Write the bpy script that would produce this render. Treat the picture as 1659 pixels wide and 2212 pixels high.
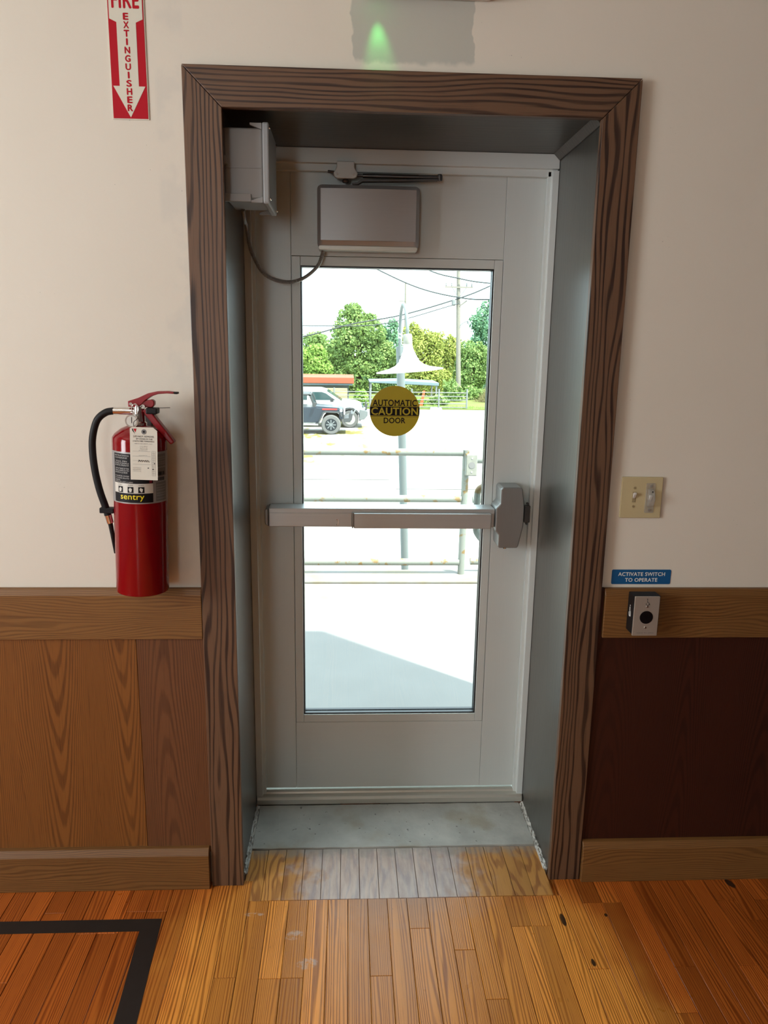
import bpy, bmesh, math, random
import numpy as np
from mathutils import Vector, Matrix

for o in list(bpy.data.objects):
    bpy.data.objects.remove(o)
scene = bpy.context.scene
COL = scene.collection
rng = random.Random(7)

# ------------------------------------------------------------------ camera
CAM_LOC = (0.0, -2.0041, 1.5894)
YAW, PITCH, ROLL = 0.0491, 0.2178, 0.0154
def camera_axes():
    f = Vector((math.sin(YAW)*math.cos(PITCH), math.cos(YAW)*math.cos(PITCH), -math.sin(PITCH)))
    r = Vector((math.cos(YAW), -math.sin(YAW), 0))
    u = r.cross(f)
    c, s = math.cos(ROLL), math.sin(ROLL)
    return c*r + s*u, -s*r + c*u, f
cr, cu, cf = camera_axes()
cam_data = bpy.data.cameras.new('camera')
cam_data.sensor_fit = 'VERTICAL'
cam_data.sensor_height = 36.0
cam_data.sensor_width = 36.0
cam_data.lens = 36.0*1650.0/2212.0
cam_data.clip_start = 0.05
cam_data.clip_end = 500
cam = bpy.data.objects.new('camera', cam_data)
COL.objects.link(cam)
cam.matrix_world = Matrix(((cr.x, cu.x, -cf.x, CAM_LOC[0]), (cr.y, cu.y, -cf.y, CAM_LOC[1]),
                           (cr.z, cu.z, -cf.z, CAM_LOC[2]), (0, 0, 0, 1)))
scene.camera = cam

# ------------------------------------------------------------------ world, sun, exposure
world = bpy.data.worlds.new('sky')
scene.world = world
world.use_nodes = True
bg = world.node_tree.nodes['Background']
bg.inputs['Color'].default_value = (0.74, 0.92, 1.0, 1)
bg.inputs['Strength'].default_value = 5.0

SUN_TO = Vector((0.42, -0.39, 1.0)).normalized()
sd = bpy.data.lights.new('sun', 'SUN')
sd.energy = 15.0
sd.angle = math.radians(0.6)
sd.color = (1.0, 0.95, 0.84)
sun = bpy.data.objects.new('sun', sd)
COL.objects.link(sun)
sun.rotation_euler = SUN_TO.to_track_quat('Z', 'Y').to_euler()
sun.location = (4, -4, 12)

def area(name, loc, target, sx, sy, energy, color):
    d = bpy.data.lights.new(name, 'AREA')
    d.shape = 'RECTANGLE'; d.size = sx; d.size_y = sy; d.energy = energy; d.color = color
    o = bpy.data.objects.new(name, d); COL.objects.link(o)
    o.location = loc
    v = Vector(loc) - Vector(target)
    o.rotation_euler = v.to_track_quat('Z', 'Y').to_euler()
    return o
# daylight entering by the room's windows (side wall and back wall) and the added ceiling fixtures
area('daylight_side_window', (-3.16, -1.95, 1.75), (0, -1.75, 1.75), 1.3, 1.5, 82, (0.98, 0.98, 1.0))
area('daylight_back_window', (-1.25, -6.95, 1.6), (-1.25, 0, 1.6), 0.6, 1.8, 20, (0.98, 0.98, 1.0))

scene.view_settings.view_transform = 'Standard'
scene.view_settings.look = 'None'
scene.view_settings.exposure = 0.0
scene.view_settings.gamma = 1.0
scene.view_settings.use_curve_mapping = False

# ------------------------------------------------------------------ helpers: nodes
def new_mat(name):
    m = bpy.data.materials.new(name); m.use_nodes = True
    nt = m.node_tree
    return m, nt, nt.nodes['Principled BSDF']
def N(nt, kind, **kw):
    n = nt.nodes.new(kind)
    for k, v in kw.items(): setattr(n, k, v)
    return n
def setin(nt, node, idx, v):
    s = node.inputs[idx]
    if hasattr(v, 'is_linked') or isinstance(v, bpy.types.NodeSocket): nt.links.new(v, s)
    else: s.default_value = v
def M(nt, op, a, b=0.0, c=None, clamp=False):
    n = N(nt, 'ShaderNodeMath', operation=op); n.use_clamp = clamp
    setin(nt, n, 0, a); setin(nt, n, 1, b)
    if c is not None: setin(nt, n, 2, c)
    return n.outputs[0]
def VM(nt, op, a, b):
    n = N(nt, 'ShaderNodeVectorMath', operation=op)
    setin(nt, n, 0, a); setin(nt, n, 1, b)
    return n.outputs[0]
def noise(nt, vec, scale, detail=3.0, rough=0.55):
    n = N(nt, 'ShaderNodeTexNoise')
    setin(nt, n, 'Vector', vec); setin(nt, n, 'Scale', scale); setin(nt, n, 'Detail', detail); setin(nt, n, 'Roughness', rough)
    return n.outputs[0]
def mix(nt, fac, a, b, blend='MIX'):
    n = N(nt, 'ShaderNodeMix', data_type='RGBA', blend_type=blend)
    setin(nt, n, 0, fac)
    for i, v in ((6, a), (7, b)):
        setin(nt, n, i, v if isinstance(v, bpy.types.NodeSocket) else (v[0], v[1], v[2], 1))
    return n.outputs[2]
def smooth(nt, v, lo, hi):
    n = N(nt, 'ShaderNodeMapRange', interpolation_type='SMOOTHSTEP')
    setin(nt, n, 0, v); setin(nt, n, 1, lo); setin(nt, n, 2, hi); setin(nt, n, 3, 0.0); setin(nt, n, 4, 1.0)
    return n.outputs[0]
def position(nt): return N(nt, 'ShaderNodeNewGeometry').outputs['Position']
def sep(nt, v):
    n = N(nt, 'ShaderNodeSeparateXYZ'); setin(nt, n, 0, v); return n.outputs
def bump(nt, bsdf, h, strength=0.3, dist=0.002):
    n = N(nt, 'ShaderNodeBump'); setin(nt, n, 'Height', h)
    n.inputs['Strength'].default_value = strength; n.inputs['Distance'].default_value = dist
    nt.links.new(n.outputs[0], bsdf.inputs['Normal'])
def plain(name, col, rough=0.5, metal=0.0, spec=0.5, vary=0.0, vscale=8.0, coat=0.0):
    m, nt, b = new_mat(name)
    b.inputs['Roughness'].default_value = rough
    b.inputs['Metallic'].default_value = metal
    b.inputs['Specular IOR Level'].default_value = spec
    b.inputs['Coat Weight'].default_value = coat
    v = max(vary, 0.03)
    n = noise(nt, position(nt), vscale)
    c = mix(nt, n, [x*(1-v) for x in col], [min(1, x*(1+v)) for x in col])
    nt.links.new(c, b.inputs['Base Color'])
    return m

def wood(name, base, dark, axis, freq=70, amp=3.0, line=0.75, rough=0.38, along=0.9, across=14.0, pore=0.35, lo=0.15, hi=0.95, spec=0.45, tone=0.25, cath=None):
    """oak or pine: grain lines are the contours of a stretched noise plus a straight ramp"""
    m, nt, b = new_mat(name)
    p = position(nt)
    oi = N(nt, 'ShaderNodeObjectInfo').outputs['Random']
    off = N(nt, 'ShaderNodeCombineXYZ')
    for i, k in enumerate((17.3, 23.1, 31.7)):
        nt.links.new(M(nt, 'MULTIPLY', oi, k), off.inputs[i])
    p2 = VM(nt, 'ADD', p, off.outputs[0])
    sc = [across]*3; sc['xyz'.index(axis)] = along
    st = VM(nt, 'MULTIPLY', p2, tuple(sc))
    n1 = noise(nt, st, 1.0, 2.0, 0.5)
    s = sep(nt, p2)
    ax = [i for i in range(3) if i != 'xyz'.index(axis)]
    acr = M(nt, 'ADD', s[ax[0]], M(nt, 'MULTIPLY', s[ax[1]], 0.7))
    fine = [90.0]*3; fine['xyz'.index(axis)] = 3.0
    n2 = noise(nt, VM(nt, 'MULTIPLY', p2, tuple(fine)), 1.0, 2.0)
    ph = M(nt, 'ADD', M(nt, 'MULTIPLY', acr, freq), M(nt, 'MULTIPLY', n1, amp*2))
    if cath:                                   # plain-sawn arches: nested parabolas along the grain
        period, centre, zf, curv = cath
        xm = M(nt, 'PINGPONG', M(nt, 'ADD', M(nt, 'SUBTRACT', s[ax[0]], M(nt, 'MULTIPLY', oi, 17.3 if axis != 'x' else 23.1)), M(nt, 'MULTIPLY_ADD', n1, 0.10, 10*period-centre-0.05)), period/2)
        par = M(nt, 'MULTIPLY', M(nt, 'MULTIPLY', xm, xm), curv)
        ph = M(nt, 'ADD', M(nt, 'ADD', M(nt, 'MULTIPLY', s['xyz'.index(axis)], zf), par), M(nt, 'MULTIPLY', n1, amp))
    ph = M(nt, 'ADD', ph, M(nt, 'MULTIPLY', n2, 0.35))
    w = M(nt, 'MULTIPLY_ADD', M(nt, 'SINE', M(nt, 'MULTIPLY', ph, 6.2832)), 0.5, 0.5)
    lines = smooth(nt, w, lo, hi)
    lines = M(nt, 'MULTIPLY', lines, M(nt, 'MULTIPLY_ADD', noise(nt, VM(nt, 'MULTIPLY', st, (2.1, 2.1, 2.1)), 1.0, 3.0), 1.5, 0.15), clamp=True)
    por = [420.0]*3; por['xyz'.index(axis)] = 9.0
    n3 = noise(nt, VM(nt, 'MULTIPLY', p2, tuple(por)), 1.0, 2.0)
    pores = smooth(nt, n3, 0.52, 0.72)
    big = noise(nt, VM(nt, 'MULTIPLY', st, (0.5, 0.5, 0.5)), 1.0, 2.0)
    c0 = mix(nt, M(nt, 'MULTIPLY_ADD', M(nt, 'ADD', M(nt, 'SUBTRACT', big, 0.5), M(nt, 'MULTIPLY', M(nt, 'SUBTRACT', oi, 0.5), 0.8)), tone*2, 0.5, clamp=True),
             [x*(1-tone) for x in base], [x*(1+tone) for x in base])
    f = M(nt, 'ADD', M(nt, 'MULTIPLY', lines, line), M(nt, 'MULTIPLY', pores, pore), clamp=True)
    c = mix(nt, f, c0, dark)
    nt.links.new(c, b.inputs['Base Color'])
    b.inputs['Roughness'].default_value = rough
    b.inputs['Specular IOR Level'].default_value = spec
    bump(nt, b, M(nt, 'SUBTRACT', 1.0, f), 0.15, 0.0008)
    m['_c'] = 1
    return m, nt, b, c, p

# ------------------------------------------------------------------ helpers: mesh
def wloc(o):
    v = Vector((0, 0, 0))
    while o is not None:
        v += o.location; o = o.parent
    return v
class MB:
    def __init__(self): self.v = []; self.f = []
    def add(self, vs, fs):
        n = len(self.v); self.v += [tuple(x) for x in vs]; self.f += [tuple(i+n for i in q) for q in fs]; return self
    def box(self, x0, x1, y0, y1, z0, z1):
        return self.add([(x0,y0,z0),(x1,y0,z0),(x1,y1,z0),(x0,y1,z0),(x0,y0,z1),(x1,y0,z1),(x1,y1,z1),(x0,y1,z1)],
                        [(0,3,2,1),(4,5,6,7),(0,1,5,4),(1,2,6,5),(2,3,7,6),(3,0,4,7)])
    def prism(self, poly, d0, d1, plane='xz'):
        """poly: 2-D outline; swept along the third axis from d0 to d1"""
        def P(a, b, d):
            return {'xz': (a, d, b), 'xy': (a, b, d), 'yz': (d, a, b)}[plane]
        n = len(poly)
        vs = [P(a, b, d0) for a, b in poly] + [P(a, b, d1) for a, b in poly]
        fs = [tuple(range(n)), tuple(range(2*n-1, n-1, -1))] + [(i, i+n, (i+1) % n + n, (i+1) % n) for i in range(n)]
        return self.add(vs, fs)
    def tube(self, pts, r, n=10, cap=True):
        pts = [Vector(p) for p in pts]
        rs = r if isinstance(r, (list, tuple)) else [r]*len(pts)
        vs = []; fs = []
        ref = None
        for i, p in enumerate(pts):
            t = (pts[min(i+1, len(pts)-1)] - pts[max(i-1, 0)]).normalized()
            if ref is None:
                ref = Vector((0, 0, 1)) if abs(t.z) < 0.9 else Vector((1, 0, 0))
            a = (ref - t*ref.dot(t)).normalized(); ref = a
            b = t.cross(a)
            for k in range(n):
                an = 2*math.pi*k/n
                vs.append(p + (a*math.cos(an) + b*math.sin(an))*rs[i])
        for i in range(len(pts)-1):
            for k in range(n):
                fs.append((i*n+k, i*n+(k+1) % n, (i+1)*n+(k+1) % n, (i+1)*n+k))
        if cap:
            fs.append(tuple(range(n-1, -1, -1))); fs.append(tuple((len(pts)-1)*n+k for k in range(n)))
        return self.add(vs, fs)
    def lathe(self, prof, c=(0, 0, 0), axis='z', n=24):
        """prof: (radius, height) from bottom to top"""
        vs = []; fs = []
        for r, h in prof:
            for k in range(n):
                a = 2*math.pi*k/n; u, w = r*math.cos(a), r*math.sin(a)
                vs.append({'z': (c[0]+u, c[1]+w, c[2]+h), 'y': (c[0]+u, c[1]+h, c[2]-w), 'x': (c[0]+h, c[1]+u, c[2]+w)}[axis])
        for i in range(len(prof)-1):
            for k in range(n):
                fs.append((i*n+k, i*n+(k+1) % n, (i+1)*n+(k+1) % n, (i+1)*n+k))
        fs.append(tuple(range(n-1, -1, -1))); fs.append(tuple((len(prof)-1)*n+k for k in range(n)))
        return self.add(vs, fs)
    def build(self, name, mat, parent=None, bevel=0.0, seg=2, smooth=False, fix=True):
        vs = np.array(self.v, float)
        lo, hi = vs.min(0), vs.max(0)
        c = Vector(((lo[0]+hi[0])/2, (lo[1]+hi[1])/2, lo[2]))
        me = bpy.data.meshes.new(name)
        me.from_pydata((vs - np.array(c)).tolist(), [], self.f)
        bm = bmesh.new(); bm.from_mesh(me)
        if fix: bmesh.ops.recalc_face_normals(bm, faces=bm.faces)
        if bevel > 0:
            es = [e for e in bm.edges if len(e.link_faces) == 2 and e.calc_face_angle(0) > 0.5]
            bmesh.ops.bevel(bm, geom=es, offset=bevel, segments=seg, profile=0.5, affect='EDGES', clamp_overlap=True)
        bm.to_mesh(me); bm.free()
        if smooth:
            for p in me.polygons: p.use_smooth = True
            try: me.set_sharp_from_angle(angle=math.radians(40))
            except Exception: pass
        me.materials.append(mat)
        o = bpy.data.objects.new(name, me); COL.objects.link(o)
        if parent is not None:
            o.parent = parent; o.location = c - wloc(parent)
        else: o.location = c
        return o
def box(*a): return MB().box(*a)
def tag(o, label, cat, group=None, kind=None):
    o['label'] = label; o['category'] = cat
    if group: o['group'] = group
    if kind: o['kind'] = kind
    return o
def empty(name, loc, label, cat, group=None, kind=None):
    o = bpy.data.objects.new(name, None); COL.objects.link(o); o.location = loc
    o.empty_display_size = 0.05
    return tag(o, label, cat, group, kind)
def copy_tree(o, parent=None):
    c = o.copy(); COL.objects.link(c); c.parent = parent
    for ch in list(o.children): copy_tree(ch, c)
    return c
def rrect(x0, x1, z0, z1, r, n=5):
    pts = []
    for cx, cz, a0 in ((x1-r, z1-r, 0), (x0+r, z1-r, 90), (x0+r, z0+r, 180), (x1-r, z0+r, 270)):
        for k in range(n+1):
            a = math.radians(a0 + 90*k/n); pts.append((cx+r*math.cos(a), cz+r*math.sin(a)))
    return pts
def spline(pts, n=8):
    """Catmull-Rom through the points"""
    P = [Vector(p) for p in pts]; P = [P[0]*2-P[1]] + P + [P[-1]*2-P[-2]]
    out = []
    for i in range(1, len(P)-2):
        for k in range(n):
            t = k/n
            out.append(0.5*((2*P[i]) + (P[i+1]-P[i-1])*t + (2*P[i-1]-5*P[i]+4*P[i+1]-P[i+2])*t*t + (3*P[i]-P[i-1]-3*P[i+1]+P[i+2])*t**3))
    out.append(P[-2]); return out

def text_mesh(s, bold=0.0):
    cu_ = bpy.data.curves.new('t', 'FONT'); cu_.body = s; cu_.size = 1.0; cu_.resolution_u = 3; cu_.space_character = 1.0 + 2.2*bold
    ob = bpy.data.objects.new('t', cu_); COL.objects.link(ob)
    me = bpy.data.meshes.new_from_object(ob)
    vs = np.array([v.co[:] for v in me.vertices]); fs = [tuple(p.vertices) for p in me.polygons]
    if bold > 0:                                   # heavier strokes: overlaid shifted copies
        n = len(vs); base = fs; allv = []; allf = []
        for q, (dx_, dy_) in enumerate(((0, 0), (-1, 0), (1, 0), (0, 0.8), (0, -0.8))):
            allv.append(vs + np.array([dx_*bold, dy_*bold, 6e-5*q])); allf += [tuple(i+n*q for i in f) for f in base]
        vs = np.concatenate(allv); fs = allf
    bpy.data.objects.remove(ob); bpy.data.curves.remove(cu_); bpy.data.meshes.remove(me)
    return vs, fs
def text_xz(mb, s, cx, cz, w, h, y, bold=0.02, rot=0.0):
    """lettering printed on an XZ face that looks towards -Y, fitted to width w and height h"""
    vs, fs = text_mesh(s, bold)
    lo, hi = vs.min(0), vs.max(0)
    X = (vs[:, 0]-(lo[0]+hi[0])/2)/(hi[0]-lo[0])*w
    Z = (vs[:, 1]-(lo[1]+hi[1])/2)/max(hi[1]-lo[1], 1e-6)*h
    c, s_ = math.cos(rot), math.sin(rot)
    mb.add([(cx+a*c-b*s_, y-d, cz+a*s_+b*c) for a, b, d in zip(X, Z, vs[:, 2])], fs)
    return mb

# ------------------------------------------------------------------ materials
# painted plaster with the patch left by an older, bigger sign above the door
wall_paint, nt, b = new_mat('cream_wall_paint')
p = position(nt); sx, sy, sz = sep(nt, p)
n1 = noise(nt, p, 2.2, 4.0); n2 = noise(nt, p, 60.0, 2.0)
c = mix(nt, n1, (0.66, 0.615, 0.52), (0.71, 0.665, 0.575))
jit = M(nt, 'MULTIPLY', M(nt, 'SUBTRACT', noise(nt, p, 18.0, 3.0), 0.5), 0.035)
px = M(nt, 'ADD', sx, jit)
inx = M(nt, 'MULTIPLY', smooth(nt, px, 0.006, 0.010), M(nt, 'SUBTRACT', 1.0, smooth(nt, px, 0.296, 0.300)))
inz = M(nt, 'MULTIPLY', smooth(nt, M(nt, 'ADD', sz, jit), 2.243, 2.255), M(nt, 'SUBTRACT', 1.0, smooth(nt, sz, 2.60, 2.61)))
c = mix(nt, M(nt, 'MULTIPLY', inx, inz), c, (0.47, 0.47, 0.41))
# a smear of older grey paint hugging the casing
edge_l = M(nt, 'MULTIPLY', smooth(nt, sx, -0.47, -0.455), M(nt, 'MULTIPLY', M(nt, 'SUBTRACT', 1.0, smooth(nt, sx, -0.40, -0.39)), smooth(nt, noise(nt, p, 9.0, 4.0), 0.45, 0.6)))
c = mix(nt, M(nt, 'MULTIPLY', edge_l, 0.35), c, (0.56, 0.55, 0.5))
spk = smooth(nt, noise(nt, p, 160.0, 1.0), 0.76, 0.80)
near = M(nt, 'MULTIPLY', smooth(nt, noise(nt, p, 5.0, 2.0), 0.58, 0.68), spk)
c = mix(nt, M(nt, 'MULTIPLY', near, 0.6), c, (0.2, 0.19, 0.17))
nt.links.new(c, b.inputs['Base Color'])
b.inputs['Roughness'].default_value = 0.62
bump(nt, b, M(nt, 'ADD', n2, M(nt, 'MULTIPLY', noise(nt, p, 14.0, 3.0), 1.5)), 0.12, 0.003)

CAS_B, CAS_D = (0.135, 0.073, 0.040), (0.026, 0.012, 0.008)
casing_v, *_ = wood('casing_oak_upright', CAS_B, CAS_D, 'z', freq=62, amp=3.4, along=1.3, across=12.0, line=0.95, lo=0.5, hi=0.98, rough=0.42)
casing_h, *_ = wood('casing_oak_level', CAS_B, CAS_D, 'x', freq=110, amp=3.2, along=1.5, across=10.0, line=0.9, lo=0.4, hi=0.98, rough=0.42)
OAK_B, OAK_D = (0.195, 0.092, 0.027), (0.080, 0.031, 0.009)
oak_h, *_ = wood('rail_oak', OAK_B, OAK_D, 'x', freq=170, amp=7.0, along=1.8, across=9.0, line=0.5, lo=0.35, rough=0.4)
oak_panel, *_ = wood('panel_oak', (0.200, 0.076, 0.016), (0.085, 0.028, 0.006), 'z', freq=55, amp=2.0, along=1.0, across=5.0, line=0.62, lo=0.35, rough=0.4, cath=(0.20, -0.82, 9.0, -1500.0))
oak_panel_red, *_ = wood('panel_oak_red', (0.145, 0.058, 0.022), (0.06, 0.021, 0.008), 'z', freq=50, amp=2.0, along=1.0, across=5.0, line=0.6, lo=0.35, rough=0.42, cath=(0.19, -0.50, 7.0, 1400.0))
mahogany, *_ = wood('panel_mahogany', (0.042, 0.010, 0.0045), (0.016, 0.004, 0.002), 'z', freq=80, amp=2.0, along=0.9, across=4.0, line=0.55, lo=0.3, rough=0.5, spec=0.3, cath=(0.24, 1.0, 8.0, 1300.0))
jamb_wood, *_ = wood('jamb_dark_oak', (0.030, 0.027, 0.020), (0.010, 0.009, 0.007), 'z', freq=60, amp=4.0, along=1.0, across=10.0, line=0.6, rough=0.36, spec=0.55, tone=0.1)
jamb_wood.node_tree.nodes['Principled BSDF'].inputs['Coat Weight'].default_value = 0.6
jamb_wood.node_tree.nodes['Principled BSDF'].inputs['Coat Roughness'].default_value = 0.33
soffit_wood, *_ = wood('soffit_dark_oak', (0.034, 0.027, 0.018), (0.012, 0.009, 0.006), 'x', freq=60, amp=4.0, along=1.0, across=10.0, line=0.6, rough=0.34, spec=0.5, tone=0.1)

# old pine floor: golden where it is walked on, red-brown varnish elsewhere, greyed by the door
floor_pine, nt, b, c, p = wood('floor_pine', (0.68, 0.275, 0.048), (0.29, 0.09, 0.0125), 'y', freq=150, amp=7.0, along=0.55, across=14.0, line=0.85, pore=0.35, lo=0.3, rough=0.3, tone=0.42, spec=0.28)
s = sep(nt, p)
wob = M(nt, 'MULTIPLY', M(nt, 'SUBTRACT', noise(nt, p, 3.0, 3.0), 0.5), 0.55)
dx = M(nt, 'ADD', M(nt, 'ABSOLUTE', M(nt, 'SUBTRACT', M(nt, 'ADD', s[0], M(nt, 'MULTIPLY', s[1], 0.10)), 0.12)), wob)
red = smooth(nt, M(nt, 'ADD', dx, M(nt, 'MULTIPLY', s[1], 0.35)), 0.36, 0.62)
c2 = mix(nt, M(nt, 'MULTIPLY', red, 0.85), c, mix(nt, 1.0, c, (0.62, 0.34, 0.26), 'MULTIPLY'))
e1 = M(nt, 'DIVIDE', M(nt, 'SUBTRACT', s[0], 0.17), 0.31); e2 = M(nt, 'DIVIDE', M(nt, 'SUBTRACT', s[1], 0.04), 0.22)
rr = M(nt, 'ADD', M(nt, 'SQRT', M(nt, 'ADD', M(nt, 'MULTIPLY', e1, e1), M(nt, 'MULTIPLY', e2, e2))), M(nt, 'MULTIPLY', M(nt, 'SUBTRACT', noise(nt, p, 9.0, 4.0), 0.5), 0.9))
worn = M(nt, 'SUBTRACT', 1.0, smooth(nt, rr, 0.35, 1.15))
c3 = mix(nt, M(nt, 'MULTIPLY', worn, 0.5), c2, (0.38, 0.29, 0.25))
def spot(nt, s, cx, cy, a, bb, ang, nz):
    x0 = M(nt, 'SUBTRACT', s[0], cx); y0 = M(nt, 'SUBTRACT', s[1], cy)
    u = M(nt, 'ADD', M(nt, 'MULTIPLY', x0, math.cos(ang)), M(nt, 'MULTIPLY', y0, math.sin(ang)))
    w = M(nt, 'SUBTRACT', M(nt, 'MULTIPLY', y0, math.cos(ang)), M(nt, 'MULTIPLY', x0, math.sin(ang)))
    u = M(nt, 'DIVIDE', u, a); w = M(nt, 'DIVIDE', w, bb)
    d = M(nt, 'ADD', M(nt, 'SQRT', M(nt, 'ADD', M(nt, 'MULTIPLY', u, u), M(nt, 'MULTIPLY', w, w))), nz)
    return M(nt, 'SUBTRACT', 1.0, smooth(nt, d, 0.75, 1.05))
nz = M(nt, 'MULTIPLY', M(nt, 'SUBTRACT', noise(nt, p, 60.0, 3.0), 0.5), 0.5)
for (cx, cy, a, bb, ang) in ((0.617, -0.165, 0.008, 0.028, 0.0), (1.168, -0.030, 0.012, 0.022, 0.3), (0.745, -0.150, 0.005, 0.007, 0.0), (0.655, -0.32, 0.006, 0.014, 0.0)):
    c3 = mix(nt, M(nt, 'MULTIPLY', spot(nt, s, cx, cy, a, bb, ang, nz), 0.93), c3, (0.012, 0.009, 0.008))
for (cx, cy, a, bb, ang) in ((-0.14, -0.20, 0.028, 0.018, 0.4), (-0.10, -0.30, 0.03, 0.02, 0.2), (-0.26, -0.12, 0.03, 0.008, 0.0)):
    c3 = mix(nt, M(nt, 'MULTIPLY', M(nt, 'MULTIPLY', spot(nt, s, cx, cy, a, bb, ang, nz), smooth(nt, noise(nt, p, 70.0, 3.0), 0.4, 0.6)), 0.5), c3, (0.5, 0.45, 0.4))
scr = smooth(nt, noise(nt, VM(nt, 'MULTIPLY', p, (160.0, 40.0, 1.0)), 1.0, 2.0), 0.70, 0.76)
c3 = mix(nt, M(nt, 'MULTIPLY', scr, 0.35), c3, (0.10, 0.05, 0.02))
nt.links.new(c3, b.inputs['Base Color'])
nt.links.new(M(nt, 'MULTIPLY_ADD', worn, 0.12, M(nt, 'MULTIPLY_ADD', noise(nt, p, 12.0, 3.0), 0.18, 0.22)), b.inputs['Roughness'])

weather_pine, nt, b, c, p = wood('weathered_pine', (0.50, 0.235, 0.055), (0.22, 0.075, 0.018), 'y', freq=40, amp=3.6, along=2.6, across=13.0, line=0.7, pore=0.35, lo=0.45, rough=0.36, tone=0.35)
s = sep(nt, p)
e1 = M(nt, 'DIVIDE', M(nt, 'SUBTRACT', s[0], 0.12), 0.30)
rr = M(nt, 'ADD', M(nt, 'ABSOLUTE', e1), M(nt, 'MULTIPLY', M(nt, 'SUBTRACT', noise(nt, p, 14.0, 4.0), 0.5), 1.1))
worn = M(nt, 'SUBTRACT', 1.0, smooth(nt, rr, 0.6, 1.05))
tow = smooth(nt, M(nt, 'ADD', s[1], M(nt, 'MULTIPLY', M(nt, 'SUBTRACT', noise(nt, p, 25.0, 3.0), 0.5), 0.12)), 0.10, 0.17)
c2 = mix(nt, M(nt, 'MULTIPLY', worn, 0.66), c, mix(nt, smooth(nt, noise(nt, VM(nt, 'MULTIPLY', p, (4.0, 0.7, 1.0)), 14.0, 4.0), 0.3, 0.7), (0.36, 0.33, 0.35), (0.56, 0.52, 0.50)))
c2 = mix(nt, M(nt, 'MULTIPLY', tow, 0.7), c2, (0.25, 0.24, 0.21))
nt.links.new(c2, b.inputs['Base Color'])

sub_floor = plain('dark_subfloor', (0.05, 0.025, 0.012), 0.8)
far_floor = floor_pine

concrete, nt, b = new_mat('old_concrete_sill')
p = position(nt)
c = mix(nt, noise(nt, p, 7.0, 5.0), (0.20, 0.205, 0.185), (0.56, 0.555, 0.50))
c = mix(nt, M(nt, 'MULTIPLY', smooth(nt, noise(nt, p, 5.0, 4.0), 0.5, 0.66), 0.8), c, (0.30, 0.27, 0.20))
c = mix(nt, M(nt, 'MULTIPLY', smooth(nt, noise(nt, p, 55.0, 2.0), 0.68, 0.74), 0.7), c, (0.05, 0.05, 0.045))
nt.links.new(c, b.inputs['Base Color']); b.inputs['Roughness'].default_value = 0.6
bump(nt, b, noise(nt, p, 45.0, 4.0), 0.35, 0.004)
mortar = plain('crumbled_mortar', (0.46, 0.45, 0.41), 0.9, vary=0.35, vscale=60)
brickdust = plain('red_brick_crumb', (0.22, 0.11, 0.07), 0.9, vary=0.3, vscale=80)

def brushed(name, col, rough, metal, axis, amt=0.10):
    m, nt, b = new_mat(name)
    p = position(nt)
    sc = [500.0]*3; sc['xyz'.index(axis)] = 4.0
    n = noise(nt, VM(nt, 'MULTIPLY', p, tuple(sc)), 1.0, 2.0)
    c = mix(nt, n, [x*(1-amt) for x in col], [min(1, x*(1+amt)) for x in col])
    nt.links.new(c, b.inputs['Base Color'])
    b.inputs['Roughness'].default_value = rough; b.inputs['Metallic'].default_value = metal
    return m
alum = brushed('anodised_aluminium', (0.62, 0.655, 0.63), 0.42, 0.15, 'z', 0.03)
alum_h = brushed('anodised_aluminium_level', (0.62, 0.655, 0.63), 0.42, 0.15, 'x', 0.03)
alum_light = brushed('mill_aluminium', (0.55, 0.54, 0.48), 0.38, 0.6, 'x', 0.08)
bar_metal = brushed('satin_bar_metal', (0.50, 0.52, 0.515), 0.34, 0.6, 'x', 0.05)
head_metal = brushed('satin_head_metal', (0.30, 0.31, 0.305), 0.32, 0.65, 'z', 0.05)
closer_paint = brushed('silver_closer_paint', (0.42, 0.42, 0.42), 0.3, 0.25, 'x', 0.04)
arm_metal = plain('dark_arm_metal', (0.10, 0.10, 0.10), 0.4, 0.7)
chrome = plain('chrome', (0.75, 0.74, 0.72), 0.18, 1.0)
black_rubber = plain('black_rubber', (0.008, 0.008, 0.009), 0.5, spec=0.25)
gasket_black = plain('black_gasket', (0.008, 0.008, 0.010), 0.4)
pvc = plain('grey_pvc', (0.32, 0.335, 0.34), 0.35, vary=0.05)
flex_metal = plain('flexible_conduit_metal', (0.30, 0.30, 0.29), 0.35, 0.35)
ext_red = plain('extinguisher_red', (0.20, 0.0015, 0.005), 0.1, spec=0.45)
lever_red = plain('lever_red', (0.24, 0.005, 0.010), 0.3)
silver_label = plain('silver_label', (0.34, 0.33, 0.32), 0.4, 0.3)
grey_print = plain('grey_print', (0.17, 0.165, 0.16), 0.45)
black_print = plain('black_print', (0.009, 0.008, 0.010), 0.5, spec=0.2)
dark_red_print = plain('dark_red_print', (0.20, 0.01, 0.03), 0.4)
white_print = plain('white_print', (0.62, 0.60, 0.54), 0.45)
pale_print = plain('pale_print', (0.45, 0.44, 0.42), 0.45)
yellow_print = plain('yellow_print', (0.80, 0.66, 0.02), 0.4)
paper = plain('tag_paper', (0.66, 0.63, 0.54), 0.7, vary=0.03)
sign_red = plain('sign_red', (0.42, 0.003, 0.014), 0.5, spec=0.2, vary=0.05)
sign_white = plain('sign_white', (0.64, 0.62, 0.52), 0.4)
sign_blue = plain('sign_blue', (0.004, 0.085, 0.23), 0.4)
sign_text = plain('sign_text_white', (0.70, 0.70, 0.66), 0.4)
ivory_dark = plain('ivory_shadowed_slot', (0.30, 0.24, 0.13), 0.4)
ivory = plain('ivory_plastic', (0.50, 0.42, 0.24), 0.38)
steel = brushed('stainless_plate', (0.50, 0.46, 0.40), 0.36, 0.6, 'z', 0.05)
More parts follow.
